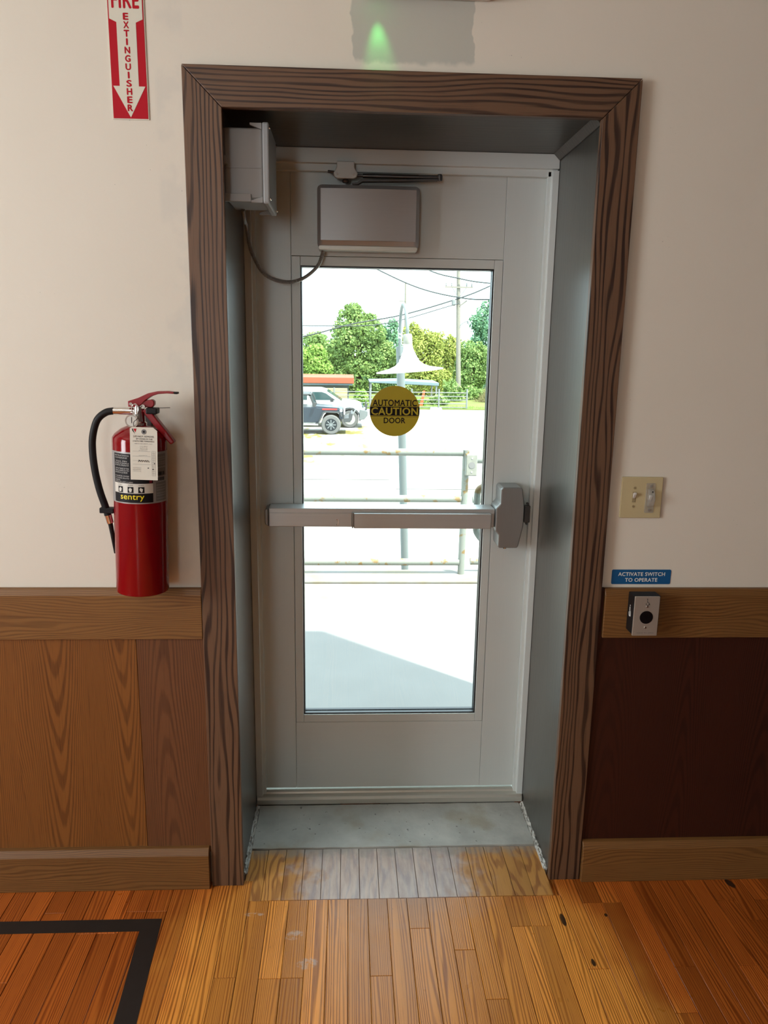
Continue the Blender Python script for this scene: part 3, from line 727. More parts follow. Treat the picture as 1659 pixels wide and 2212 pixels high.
def rough_slab(name, x0, x1, y0, y1, z0, z1, mat, parent, nxs, nys, amp, edge=0.0, seed=1):
    r = random.Random(seed); vs = []; fs = []
    for j in range(nys+1):
        for i in range(nxs+1):
            ex = (r.uniform(-edge, edge) if i in (0, nxs) else 0); ey = (r.uniform(-edge, edge) if j in (0, nys) else 0)
            vs.append((x0+(x1-x0)*i/nxs+ex, y0+(y1-y0)*j/nys+ey, z1+r.uniform(-amp, amp)))
    for j in range(nys):
        for i in range(nxs):
            a = j*(nxs+1)+i; fs.append((a, a+1, a+nxs+2, a+nxs+1))
    n = len(vs); ring = [i for i in range(nxs+1)] + [(j+1)*(nxs+1)-1 for j in range(1, nys+1)] + [nys*(nxs+1)+i for i in range(nxs-1, -1, -1)] + [j*(nxs+1) for j in range(nys-1, 0, -1)]
    vs += [(vs[i][0], vs[i][1], z0) for i in ring]; m = len(ring)
    for q in range(m): fs.append((ring[q], n+q, n+(q+1) % m, ring[(q+1) % m]))
    fs.append(tuple(range(n, n+m)))
    return MB().add(vs, fs).build(name, mat, parent)
rough_slab('concrete_sill', -0.298, 0.612, 0.1645, 0.396, -0.0205, 0.004, concrete, floor, 30, 10, 0.0006, 0.0012, 3)
for xa, xb, sd_ in ((-0.3125, -0.2995, 5), (0.6135, 0.6265, 9)):
    e = rough_slab('mortar_edge', xa, xb, 0.05, 0.396, -0.0205, 0.004, mortar, floor, 3, 40, 0.004, 0.0006, sd_)
rough_slab('brick_crumbs', -0.02, 0.12, 0.3965, 0.409, -0.0205, 0.003, brickdust, floor, 20, 3, 0.004, 0.001, 12)
rough_slab('sill_back_edge', -0.31, 0.6, 0.4095, 0.50, -0.0205, 0.002, concrete, floor, 12, 3, 0.001, 0.0, 13)

line = MB().prism([(-1.95, -0.127), (-0.5147, -0.130), (-0.495, -0.470), (-0.375, -2.55), (-0.4285, -2.55), (-0.5490, -0.470), (-0.5655, -0.1755), (-1.95, -0.1745)], 0.0002, 0.0009, 'xy').build('floor_boundary_line', black_paint)
tag(line, 'black painted boundary line turning a corner on the wooden floor', 'floor line')

# ------------------------------------------------------------------ exit sign above the door, its green lamp washing the wall
ex = empty('exit_sign', (0.19, 0.0, 2.384), 'exit sign housing above the door with a green lamp underneath', 'exit sign')
box(0.035, 0.335, -0.035, WI-0.001, 2.384, 2.575).build('housing', white_plastic, ex, 0.006)
box(0.045, 0.085, -0.030, -0.012, 2.3815, 2.3838).build('green_lamp_lens', exit_green, ex, 0.0005)
gl = bpy.data.lights.new('exit_sign_lamp', 'SPOT'); gl.energy = 0.8; gl.color = (0.12, 1.0, 0.22); gl.spot_size = math.radians(42); gl.spot_blend = 0.9; gl.shadow_soft_size = 0.008
glo = bpy.data.objects.new('exit_sign_lamp', gl); COL.objects.link(glo); glo.location = (0.062, -0.010, 2.372)
glo.rotation_euler = (Vector((0.062, -0.010, 2.372)) - Vector((0.072, 0.020, 2.25))).to_track_quat('Z', 'Y').to_euler()

# ------------------------------------------------------------------ FIRE EXTINGUISHER arrow sign
fs_ = empty('fire_extinguisher_sign', (-0.523, 0.018, 2.104), 'red and white FIRE EXTINGUISHER arrow sign above the extinguisher', 'sign')
SX0, SX1, SZ0, SZ1 = -0.5665, -0.4800, 2.104, 2.412
box(SX0, SX1, 0.0175, WI-0.0003, SZ0, SZ1).build('plate', sign_white, fs_, 0.0004, 1)
mrg = 0.0022
MB().box(SX0+mrg, SX1-mrg, 0.0169, 0.0174, SZ0+mrg, SZ1-mrg).build('red_field', sign_red, fs_)
cxs = -0.5232
AR = [(cxs-0.0385, SZ1-0.005), (cxs-0.0385, 2.3205), (cxs-0.0225, 2.3135), (cxs-0.0225, 2.177), (cxs-0.0375, 2.177), (cxs, 2.1085), (cxs+0.0375, 2.177), (cxs+0.0225, 2.177), (cxs+0.0225, 2.3135), (cxs+0.0385, 2.3205), (cxs+0.0385, SZ1-0.005)]
MB().prism(AR, 0.0163, 0.0168).build('white_arrow', sign_white, fs_)
text_xz(MB(), 'FIRE', cxs, 2.3605, 0.064, 0.036, 0.0161, 0.032).build('lettering', sign_red, fs_)
for i, ch in enumerate('EXTINGUISHER'):
    wl = 0.0045 if ch == 'I' else 0.0132
    text_xz(MB(), ch, cxs-0.0002, 2.3258-0.01785*i, wl, 0.0150, 0.0161, 0.045).build('lettering', sign_red, fs_)

# ------------------------------------------------------------------ ACTIVATE SWITCH sticker
av = empty('activate_switch_sign', (0.8265, 0.018, 0.936), 'small blue ACTIVATE SWITCH TO OPERATE sticker above the chair rail', 'sign')
MB().prism(rrect(0.742, 0.911, 0.9365, 0.979, 0.004, 4), 0.0187, WI-0.0003).build('plate', sign_blue, av)
text_xz(MB(), 'ACTIVATE SWITCH', 0.827, 0.9660, 0.134, 0.0112, 0.0184, 0.025).build('lettering', sign_text, av)
text_xz(MB(), 'TO OPERATE', 0.827, 0.9490, 0.093, 0.0112, 0.0184, 0.025).build('lettering', sign_text, av)

# ------------------------------------------------------------------ light switch plate
ls = empty('light_switch', (0.8047, 0.016, 1.129), 'ivory two-gang light switch plate with one clear-guarded switch', 'light switch')
MB().prism(rrect(0.7475, 0.862, 1.129, 1.2433, 0.002, 2), 0.0135, WI-0.0003).build('switch_plate', ivory, ls, 0.003, 2)
box(0.7785, 0.7885, 0.0122, 0.0134, 1.173, 1.202).build('toggle_slot', ivory_dark, ls, 0.0008)
MB().prism([(0.0120, 1.184), (0.0025, 1.197), (0.0050, 1.202), (0.0120, 1.198)], 0.780, 0.787, 'yz').build('toggle', white_plastic, ls, 0.0008)
for z in (1.162, 1.213):
    MB().lathe([(0.0035, 0), (0.0025, 0.0015)], (0.7835, 0.0120, z), 'y', 10).build('screw', ivory_dark, ls)
gd = MB().prism(rrect(0.8155, 0.8405, 1.144, 1.2265, 0.002, 2), 0.0118, 0.0134).build('guard_base', clear_guard, ls)
MB().prism([(0.0116, 1.160), (0.0, 1.166), (-0.009, 1.180), (-0.006, 1.196), (0.004, 1.208), (0.0116, 1.212)], 0.8195, 0.8365, 'yz').build('guard_hood', clear_guard, ls, 0.003, 2)
MB().prism([(0.0116, 1.178), (0.0030, 1.190), (0.0052, 1.195), (0.0116, 1.193)], 0.8245, 0.8315, 'yz').build('guarded_toggle', white_plastic, ls, 0.0008)
for z in (1.152, 1.2185):
    MB().lathe([(0.0035, 0), (0.0025, 0.0018)], (0.828, 0.0100, z), 'y', 10).build('screw', steel, ls)
MB().lathe([(0.0022, 0), (0.0022, 0.001)], (0.8285, -0.0030, 1.205), 'y', 8).build('lock_hole', black_print, ls)

# ------------------------------------------------------------------ touchless actuator under the sticker
ac = empty('door_actuator', (0.825, -0.02, 0.81), 'black box door actuator with steel plate and sensor, on the chair rail', 'door actuator')
box(0.787, 0.862, -0.042, -0.0015, 0.812, 0.922).build('back_box', black_rubber, ac, 0.002)
MB().prism(rrect(0.7885, 0.8585, 0.808, 0.922, 0.0015, 2), -0.0475, -0.0425).build('face_plate', steel, ac, 0.002, 2)
MB().lathe([(0.0185, 0), (0.0185, 0.001)], (0.824, -0.0484, 0.862), 'y', 32).build('sensor_window', lens_dark, ac)
for z in (0.893, 0.832):
    MB().lathe([(0.0028, 0), (0.0038, 0.0016)], (0.824, -0.0492, z), 'y', 12).build('screw', chrome, ac)
wc = MB()
ring = [(0.824+0.0042*math.cos(t), -0.0479, 0.9005+0.0042*math.sin(t)) for t in [math.radians(a) for a in range(140, 400, 20)]]
wc.tube(ring, 0.0006, 5); wc.tube([(0.8232, -0.0479, 0.912), (0.8238, -0.0479, 0.905), (0.8275, -0.0479, 0.9045), (0.8295, -0.0479, 0.8985), (0.831, -0.0479, 0.8985)], 0.0007, 5)
wc.lathe([(0.0014, 0), (0.0014, 0.0003)], (0.823, -0.0479, 0.9145), 'y', 8)
wc.build('wheelchair_symbol', black_print, ac)
wl_ = MB()
ringl = [(0.7865, -0.022+0.0042*math.cos(t), 0.866+0.009*math.sin(t)) for t in [math.radians(a) for a in range(140, 400, 20)]]
wl_.tube(ringl, 0.0010, 5); wl_.tube([(0.7865, -0.0215, 0.884), (0.7865, -0.022, 0.873), (0.7865, -0.026, 0.871), (0.7865, -0.028, 0.858)], 0.0011, 5)
wl_.lathe([(0.0022, 0), (0.0022, 0.0003)], (0.7866, -0.0215, 0.8875), 'x', 8)
wl_.build('wheelchair_symbol', sign_text, ac)
text_xz(MB(), 'WAVE TO OPEN', 0.824, 0.8165, 0.048, 0.0035, -0.0477, 0.0).build('lettering', grey_print, ac)

# ------------------------------------------------------------------ fire extinguisher (local coordinates, axis = z)
fe = empty('fire_extinguisher', (0, 0, 0), 'red fire extinguisher with black hose hanging left of the door', 'fire extinguisher')
R_ = 0.0665
MB().lathe([(0.030, 0.0), (0.056, 0.001), (0.0655, 0.006), (R_, 0.012), (R_, 0.398), (0.0655, 0.407), (0.060, 0.415), (0.045, 0.427), (0.028, 0.435), (0.020, 0.437)], n=64).build('cylinder', ext_red, fe, smooth=True)
def wrap(mb_in, rad):
    """bend a flat sheet in the XZ plane (x = arc length) round the cylinder's front"""
    mb_in.v = [((rad-y)*math.sin((x*0.86+0.019)/R_), -(rad-y)*math.cos((x*0.86+0.019)/R_), z) for x, y, z in mb_in.v]; return mb_in
def sheet(x0, x1, z0, z1, n):
    m = MB(); m.add([(x0+(x1-x0)*i/n, 0, z) for z in (z0, z1) for i in range(n+1)], [(i, i+1, n+2+i, n+1+i) for i in range(n)]); return m
lab = wrap(sheet(-0.128, 0.125, 0.2475, 0.376, 48), R_+0.0003).build('label', silver_label, fe, smooth=True, fix=False)
wrap(sheet(-0.088, 0.033, 0.2985, 0.372, 24), R_+0.0006).build('black_field', black_print, lab, smooth=True, fix=False)
wrap(sheet(-0.088, 0.033, 0.2740, 0.2985, 24), R_+0.0006).build('white_strip', white_print, lab, smooth=True, fix=False)
wrap(sheet(-0.088, 0.033, 0.2505, 0.2738, 24), R_+0.0006).build('black_field', black_print, lab, smooth=True, fix=False)
wrap(sheet(0.022, 0.030, 0.3000, 0.3060, 4), R_+0.0009).build('red_mark', dark_red_print, lab, fix=False)
for z0, z1 in ((0.338, 0.370), (0.315, 0.336), (0.252, 0.300)):
    wrap(sheet(0.042, 0.085, z0, z1, 10), R_+0.0006).build('grey_field', grey_print, lab, smooth=True, fix=False)
def wtext(s, cx, cz, w, h, mat, bold=0.01, parent=lab):
    m = text_xz(MB(), s, cx, cz, w, h, 0, bold); wrap(m, R_+0.0012).build('lettering', mat, parent, fix=False)
wtext('sentry', -0.0275, 0.2622, 0.070, 0.0165, yellow_print, 0.012)
for z, t, w in ((0.367, 'INSTRUCTIONS', 0.05), (0.3615, 'CONSIGNE', 0.045), (0.353, '1 PULL PIN', 0.044), (0.348, 'RETIREZ LA GOUPILLE', 0.05), (0.343, 'RETIRE EL PASADOR', 0.05),
                (0.335, '2 AIM AT BASE OF FIRE', 0.05), (0.330, 'VISEZ LA BASE DU FEU', 0.05), (0.325, 'APUNTE A LA BASE', 0.045), (0.316, '3 SQUEEZE, SWEEP', 0.05), (0.311, 'ACTIONNEZ, BALAYEZ', 0.05), (0.306, 'APRIETE', 0.02), (0.3015, 'MUEVA DE LADO A LADO', 0.06)):
    wtext(t, -0.083+w/2, z, w, 0.0034, pale_print, 0.0)
for i, xx in enumerate((-0.063, -0.031, -0.001)):
    wrap(sheet(xx-0.008, xx+0.009, 0.2755, 0.2905, 4), R_+0.0009).build('pictogram', black_print, lab, fix=False)
    m = MB().prism([(xx-0.004+0.002*i, 0.277), (xx+0.003, 0.2780), (xx+0.005, 0.285), (xx-0.001*i, 0.2885), (xx-0.005, 0.284)], 0, 0.0001)
    wrap(m, R_+0.0012).build('pictogram_shape', white_print, lab, fix=False)
    wtext('PULL,AIM,SQUEEZE'.split(',')[i], xx, 0.2945, 0.014, 0.0026, black_print, 0.0)
bc = MB()
for zz in (0.317, 0.297+0.006):
    xx = 0.046
    while xx < 0.076:
        w = rng.choice((0.0008, 0.0014, 0.0022)); bc.add([(xx, 0, zz), (xx+w, 0, zz), (xx+w, 0, zz+0.009), (xx, 0, zz+0.009)], [(0, 1, 2, 3)]); xx += w+rng.choice((0.0008, 0.0014))
wrap(bc, R_+0.0012).build('barcode', black_print, lab, fix=False)
for z in (0.362, 0.357, 0.35, 0.345, 0.293, 0.286, 0.28, 0.272, 0.266, 0.258):
    wtext('CAUTION  READ NOTICE', 0.062, z, 0.036, 0.0026, pale_print, 0.0)
# valve, gauge, levers
valve = MB()
valve.lathe([(0.0195, 0.433), (0.0195, 0.443), (0.016, 0.446), (0.014, 0.465), (0.013, 0.485)], n=20)
valve.tube([(0.0, 0, 0.470), (-0.034, 0, 0.470)], 0.009, 14)
vo = valve.build('valve_body', chrome, fe, smooth=True)
ga = MB().lathe([(0.0165, 0), (0.0165, 0.004), (0.0145, 0.012), (0.0145, 0.016)], (-0.010, -0.030, 0.449), 'y', 24).build('pressure_gauge', chrome, fe, smooth=True)
MB().lathe([(0.0125, 0), (0.0125, 0.0008)], (-0.010, -0.0311, 0.449), 'y', 24).build('gauge_dial', white_print, ga)
MB().box(-0.0106, -0.0094, -0.0318, -0.0314, 0.444, 0.459).build('gauge_needle', black_print, ga)
LEV = [(-0.0235, 0.482), (-0.024, 0.4955), (0.002, 0.505), (0.026, 0.517), (0.048, 0.5225), (0.075, 0.524), (0.089, 0.5225), (0.089, 0.518), (0.072, 0.5185), (0.050, 0.516), (0.034, 0.510), (0.020, 0.500), (0.010, 0.490), (0.0, 0.4815)]
lv = MB().prism(LEV, -0.012, 0.012).build('squeeze_lever', lever_red, fe, 0.0015)
box(0.089, 0.0975, -0.010, 0.010, 0.5175, 0.5225).build('lever_tip', black_rubber, lv, 0.001)
MB().tube([(-0.016, -0.0135, 0.489), (-0.016, 0.0135, 0.489)], 0.004, 12).build('rivet', chrome, lv)
HAN = [(0.012, 0.474), (0.020, 0.479), (0.034, 0.470), (0.050, 0.449), (0.070, 0.424), (0.089, 0.398), (0.080, 0.391), (0.068, 0.404), (0.052, 0.423), (0.036, 0.441), (0.018, 0.462)]
MB().prism(HAN, -0.013, 0.013).build('carry_handle', lever_red, fe, 0.003)
MB().prism([(0.004, 0.482), (0.014, 0.482), (0.034, 0.482), (0.040, 0.488), (0.040, 0.498), (0.034, 0.502), (0.014, 0.498)], -0.009, 0.009).build('lever_bracket', lever_red, fe, 0.002)
box(0.020, 0.048, -0.016, 0.016, 0.466, 0.4815).build('lock_block', black_rubber, fe, 0.003)
MB().tube([(0.014, -0.016, 0.484), (0.014, -0.006, 0.484)], 0.0055, 8).build('pin_head', chrome, fe)
rg = [(-0.004+0.0085*math.cos(t), -0.019, 0.477+0.013*math.sin(t)) for t in [2*math.pi*i/20 for i in range(21)]]
MB().tube(rg, 0.0015, 6).build('pull_ring', chrome, fe)
MB().tube(spline([(0.012, -0.017, 0.486), (0.004, -0.02, 0.472), (0.004, -0.03, 0.456), (0.000, -0.05, 0.448), (0.006, -0.066, 0.430)], 5), 0.0009, 5).build('tag_wire', arm_metal, fe)
MB().tube([(0.048, -0.004, 0.481), (0.078, -0.004, 0.483)], 0.0008, 5).build('seal_tie', black_rubber, fe)
# hose, ferrules, clip, nozzle
MB().tube([(-0.033, 0, 0.470), (-0.062, 0, 0.469)], 0.0092, 14).build('hose_ferrule', chrome, fe, smooth=True)
hp = spline([(-0.060, 0, 0.4695), (-0.082, -0.001, 0.464), (-0.103, -0.002, 0.444), (-0.1145, -0.003, 0.405), (-0.1165, -0.003, 0.365), (-0.112, -0.003, 0.315), (-0.102, -0.003, 0.265), (-0.089, -0.002, 0.222), (-0.084, -0.002, 0.202)], 10)
MB().tube(hp, 0.0090, 14).build('hose', black_rubber, fe, smooth=True)
box(-0.103, -0.0672, -0.011, 0.011, 0.208, 0.222).build('hose_clip', black_rubber, fe, 0.002)
MB().tube([(-0.0845, -0.001, 0.204), (-0.079, 0, 0.181)], [0.0095, 0.0085], 14).build('hose_ferrule', chrome, fe, smooth=True)
MB().tube([(-0.0795, 0, 0.182), (-0.076, 0.004, 0.15), (-0.0725, 0.010, 0.098)], [0.0062, 0.0055, 0.0028], 12).build('nozzle', black_rubber, fe, smooth=True)
box(-0.014, 0.014, 0.0668, 0.0775, 0.30, 0.46).build('wall_bracket', arm_metal, fe, 0.001)
fe.location = (-0.5355, -0.060, 0.943)
fe.rotation_euler = (0, math.radians(1.7), 0)

# inspection tag hanging on its wire
tg = empty('inspection_tag', (0, 0, 0), 'white paper inspection tag wired to the fire extinguisher', 'tag')
TW, TH = 0.0655, 0.129
MB().prism([(-TW/2, 0), (TW/2, 0), (TW/2, TH-0.008), (TW/2-0.010, TH), (-TW/2+0.006, TH), (-TW/2, TH-0.004)], 0, 0.0006).build('card', paper, tg)
def ttext(s, cx, cz, w, h, mat=black_print, bold=0.0): text_xz(MB(), s, cx, cz, w, h, -0.0003, bold).build('lettering', mat, tg)
MB().lathe([(0.0062, 0), (0.0062, 0.0003)], (0.001, -0.0004, TH-0.011), 'y', 20).build('reinforcing_ring', grey_print, tg)
MB().lathe([(0.0026, 0), (0.0026, 0.0003)], (0.001, -0.0008, TH-0.011), 'y', 14).build('eyelet', black_print, tg)
MB().prism([(-0.026, TH-0.010), (-0.0205, TH-0.0165), (-0.0255, TH-0.004), (-0.028, TH-0.004)], -0.0004, -0.0001).build('emblem_half', black_print, tg)
MB().prism([(-0.0245, TH-0.004), (-0.0165, TH-0.004), (-0.0195, TH-0.013), (-0.021, TH-0.010)], -0.0004, -0.0001).build('emblem_half', sign_red, tg)
ttext('DO NOT REMOVE', 0.0, TH-0.0225, 0.049, 0.0046, grey_print, 0.006)
ttext('BY ORDER OF THE', 0.0015, TH-0.0285, 0.039, 0.0034, grey_print, 0.006)
ttext('STATE FIRE MARSHALL', 0.0, TH-0.0340, 0.052, 0.0038, grey_print, 0.006)
ttext('FIRE & SECURITY, INC.', 0.0, TH-0.0405, 0.044, 0.0026, grey_print)
for i, t in enumerate(('P.O. BOX', 'CITY, IL', 'PHONE')):
    ttext(t if i < 2 else 'PHONE', 0.0, TH-0.0465-0.0032*i, 0.018, 0.0020, grey_print)
lines = MB()
for z in (TH-0.059, TH-0.071, TH-0.082, TH-0.091): lines.box(-0.027, 0.016, -0.0003, -0.0001, z, z+0.0004)
lines.build('ruled_lines', grey_print, tg)
for i, t in enumerate(('BY WHOM', 'DATE OF INSPECTION', 'TYPE OF UNIT')): ttext(t, -0.002, TH-0.0565-0.0125*i, 0.02, 0.0016, grey_print)
for i, t in enumerate(('MAINTENANCE', 'RECHARGED', 'HYDROSTATIC TEST')): ttext(t, -0.017, TH-0.0995-0.004*i, 0.020, 0.0018, grey_print)
hand = MB()
hand.tube([(-0.014, -0.0004, TH-0.0845), (-0.010, -0.0004, TH-0.0805), (-0.013, -0.0004, TH-0.0800), (-0.008, -0.0004, TH-0.0840), (-0.0055, -0.0004, TH-0.0800), (-0.004, -0.0004, TH-0.0845), (-0.001, -0.0004, TH-0.0805), (0.002, -0.0004, TH-0.0845), (0.004, -0.0004, TH-0.080), (0.007, -0.0004, TH-0.085), (0.009, -0.0004, TH-0.080), (0.012, -0.0004, TH-0.085)], 0.0006, 4)
hand.build('handwriting', black_print, tg)
grid = MB()
for i in range(12): grid.box(0.0195, 0.0275, -0.0003, -0.0001, TH-0.058-0.0055*i, TH-0.0577-0.0055*i)
for x in (0.0195, 0.0235, 0.0275): grid.box(x-0.0002, x+0.0002, -0.0003, -0.0001, TH-0.1185, TH-0.058)
grid.build('date_grid', grey_print, tg)
for x, z in ((0.0255, TH-0.088), (0.0215, TH-0.102), (0.010, TH-0.0995)): MB().lathe([(0.0014, 0), (0.0014, 0.0003)], (x, -0.0005, z), 'y', 10).build('punched_mark', black_print, tg)
tg.location = (-0.4985, -0.1305, 1.252)
tg.rotation_euler = (math.radians(-2.0), math.radians(1.5), 0)

# ================================================================== OUTSIDE
GZ = -1.95
gr = box(-90, 110, WO+0.1, 190, GZ-0.4, GZ).build('ground', gravel)
tag(gr, 'sunlit white gravel lot outside', 'ground', kind='structure')
ln = box(-60, 90, 40.0, 120, GZ+0.002, GZ+0.05).build('lawn', lawn_mat)
tag(ln, 'green grass verge under the trees across the lot', 'grass', kind='structure')
land = box(-3.2, 4.5, WO, 3.30, GZ, -0.03).build('landing', out_concrete)
tag(land, 'concrete landing outside the door, half in shadow', 'landing', kind='structure')
box(-3.2, 4.5, 3.02, 3.30, -0.03, -0.012).build('kerb', out_concrete, land, 0.006)
tag(box(1.2, 30, 16.55, 16.60, GZ, GZ+0.012).build('pavement_joint', tyre_mat), 'dark thin joint line across the gravel lot', 'joint', kind='structure')
tag(box(-12, 1.1, 17.85, 17.90, GZ, GZ+0.012).build('pavement_edge', tyre_mat), 'dark thin edge line near the parked vehicles', 'joint', kind='structure')

# pipe railing along the landing edge
def railing(xa, xb, y, zs, posts, label, r=0.0255):
    e = empty('pipe_railing', ((xa+xb)/2, y, -0.012), label, 'railing', 'pipe railings of the landing')
    for z in zs: MB().tube([(xa, y, z), (xb, y, z)], r, 14).build('rail', rail_paint, e, smooth=True)
    for x in posts: MB().tube([(x-0.006, y, -0.013), (x, y, zs[0]+0.02)], 0.0245, 14).build('post', rail_paint, e, smooth=True)
    return e
railing(-2.9, 0.795, 3.20, (0.858, 0.532, 0.074), (-2.8, -0.95, 0.818), 'rusty grey-green pipe railing with three rails, left of the push box')
railing(0.885, 2.9, 3.26, (0.80, 0.517, 0.062), (2.85,), 'pipe railing section right of the push box')
oa = empty('outdoor_actuator', (0.848, 3.165, 0.705), 'pale push box with round sensor fixed on the railing post', 'door actuator')
box(0.808, 0.888, 3.135, 3.1740, 0.706, 0.858).build('box_body', rail_paint, oa, 0.006)
box(0.812, 0.884, 3.128, 3.1345, 0.711, 0.853).build('face_plate', lamp_cap, oa, 0.003)
MB().lathe([(0.022, 0), (0.022, 0.002)], (0.849, 3.1255, 0.782), 'y', 24).build('sensor', grey_print, oa)
for z in (0.735, 0.830): MB().lathe([(0.006, 0), (0.006, 0.002)], (0.849, 3.1255, z), 'y', 10).build('screw', chrome, oa)

# gooseneck lamp on its post
pl = empty('post_lamp', (0.58, 5.0, GZ), 'white gooseneck lamp on a green-grey post behind the railing', 'post lamp')
MB().tube([(0.612, 5.0, GZ), (0.510, 5.0, 0.5), (0.466, 5.0, 1.56)], 0.037, 18).build('post', post_paint, pl, smooth=True)
MB().tube(spline([(0.464, 4.95, 1.48), (0.458, 4.93, 1.66), (0.458, 4.88, 1.82), (0.462, 4.76, 1.90), (0.468, 4.62, 1.905), (0.478, 4.48, 1.83), (0.484, 4.41, 1.72), (0.485, 4.40, 1.66)], 6), 0.014, 10).build('gooseneck_arm', post_paint, pl, smooth=True)
def tilt(mb, c, ang):
    out = []
    for x, y, z in mb.v:
        dx, dz = x-c[0], z-c[2]; out.append((c[0]+dx*math.cos(ang)+dz*math.sin(ang), y, c[2]-dx*math.sin(ang)+dz*math.cos(ang)))
    mb.v = out; return mb
LC = (0.487, 4.40, 1.62); TA = math.radians(-5.2)
tilt(MB().lathe([(0.036, -0.035), (0.038, -0.03), (0.038, 0.035), (0.030, 0.045)], (LC[0], LC[1], LC[2]), 'z', 20), LC, TA).build('lamp_cap', lamp_cap, pl, smooth=True)
prof = [(0.274, -0.256), (0.280, -0.250), (0.250, -0.243), (0.172, -0.228), (0.118, -0.206), (0.088, -0.180), (0.080, -0.168), (0.082, -0.162), (0.066, -0.146), (0.068, -0.140), (0.056, -0.122), (0.058, -0.116), (0.046, -0.096), (0.038, -0.066), (0.034, -0.036)]
tilt(MB().lathe(prof, LC, 'z', 40), LC, TA).build('shade', lamp_white, pl, smooth=True)
MB().tube([(LC[0]-0.045, 4.40, 1.655), (LC[0]-0.075, 4.39, 1.665), (LC[0]-0.075, 4.39, 1.635), (LC[0]-0.045, 4.40, 1.63)], 0.006, 6).build('hook', lamp_white, pl)

# ------------------------------------------------------------------ vehicles (facing +X)
def wheel(cx, y0, r, w, parent, rim, spokes, name='wheel'):
    cz = GZ + r
    t = MB().lathe([(r*0.62, 0), (r*0.9, 0.0), (r, w*0.18), (r, w*0.82), (r*0.9, w), (r*0.62, w)], (cx, y0, cz), 'y', 32).build(name, tyre_mat, parent, smooth=True)
    MB().lathe([(r*0.62, 0), (r*0.60, 0.01), (r*0.5, 0.06), (r*0.5, w)], (cx, y0-0.004, cz), 'y', 28).build('rim', rim, t, smooth=True)
    sp = MB()
    for k in range(spokes):
        a = 2*math.pi*k/spokes; c, s_ = math.cos(a), math.sin(a)
        q = [(0.10*r, -0.04*r), (0.50*r, -0.055*r), (0.50*r, 0.055*r), (0.10*r, 0.04*r)]
        sp.prism([(cx+u*c-v*s_, cz+u*s_+v*c) for u, v in q], y0-0.012, y0-0.005)
    sp.lathe([(r*0.16, -0.02), (r*0.16, -0.004)], (cx, y0, cz), 'y', 16)
    sp.build('spokes', chrome if rim is rim_mat else shed_grey, t)
jy = 28.0; JW = 1.62
jp = empty('jeep', (-1.85, jy+JW/2, GZ), 'dark open-sided off-road car with red hood decal, nearest vehicle in the lot', 'car')
tub = [(-3.55, -1.40), (-3.55, -0.90), (-1.30, -0.90), (-0.30, -0.955), (-0.20, -0.99), (-0.20, -1.36), (-0.34, -1.36), (-0.36, -1.12), (-0.95, -1.12), (-1.16, -1.50), (-2.62, -1.50), (-2.80, -1.16), (-3.30, -1.16), (-3.40, -1.40)]
MB().prism(tub, jy+0.06, jy+JW-0.06).build('body', jeep_paint, jp, 0.025)
MB().prism([(-1.28, -0.899), (-0.32, -0.952), (-0.34, -0.925), (-1.26, -0.865)], jy+0.16, jy+JW-0.16).build('hood', jeep_paint, jp, 0.01)
for yy in (jy-0.06, jy+JW-0.16):
    MB().prism([(-1.26, -1.50), (-1.17, -1.50), (-0.98, -1.09), (-0.88, -1.045), (-0.34, -1.06), (-0.22, -1.12), (-0.20, -1.25), (-0.27, -1.25), (-0.33, -1.12), (-0.86, -1.10), (-0.93, -1.13), (-1.13, -1.53), (-1.26, -1.53)], yy, yy+0.22).build('fender_flare', jeep_trim, jp, 0.01)
    box(-2.60, -1.15, yy+0.02, yy+0.18, -1.60, -1.53).build('side_step', rim_mat, jp, 0.01)
ws = MB()
for yy in (jy+0.08, jy+JW-0.14): ws.prism([(-1.34, -0.90), (-1.24, -0.90), (-1.44, -0.42), (-1.53, -0.42)], yy, yy+0.06)
ws.prism([(-1.53, -0.46), (-1.44, -0.46), (-1.45, -0.41), (-1.54, -0.41)], jy+0.08, jy+JW-0.08); ws.build('windshield_frame', jeep_trim, jp)
MB().prism([(-1.30, -0.88), (-1.29, -0.88), (-1.475, -0.45), (-1.485, -0.45)], jy+0.145, jy+JW-0.145).build('windshield', car_glass, jp)
for yy in (jy+0.12, jy+JW-0.12):
    rb = MB(); rb.tube([(-2.35, yy, -0.92), (-2.33, yy, -0.45), (-2.2, yy, -0.40), (-1.5, yy, -0.43)], 0.035, 8); rb.build('roll_bar', jeep_trim, jp)
    MB().tube([(-2.33, yy, -0.45), (-3.4, yy, -0.90)], 0.035, 8).build('roll_bar_brace', jeep_trim, jp)
MB().prism([(-3.50, -0.43), (-1.50, -0.425), (-1.50, -0.385), (-3.45, -0.375)], jy+0.09, jy+JW-0.09).build('soft_top', jeep_trim, jp, 0.01)
for xx in (-2.15, -3.0):
    for yy in (jy+0.22, jy+0.92): MB().prism([(xx, -0.90), (xx+0.16, -0.90), (xx+0.05, -0.52), (xx-0.08, -0.52)], yy, yy+0.46).build('seat', jeep_trim, jp, 0.03)
box(-0.195, -0.165, jy+0.2, jy+JW-0.2, -1.36, -0.99).build('grille', jeep_trim, jp, 0.01)
for yy in (jy+0.30, jy+JW-0.30): MB().lathe([(0.09, 0), (0.09, 0.03), (0.06, 0.05)], (-0.163, yy, -1.13), 'x', 18).build('headlight', lamp_white, jp)
MB().lathe([(0.055, 0), (0.05, 0.02)], (-0.26, jy-0.085, -1.01), 'y', 14).build('side_lamp', lamp_white, jp)
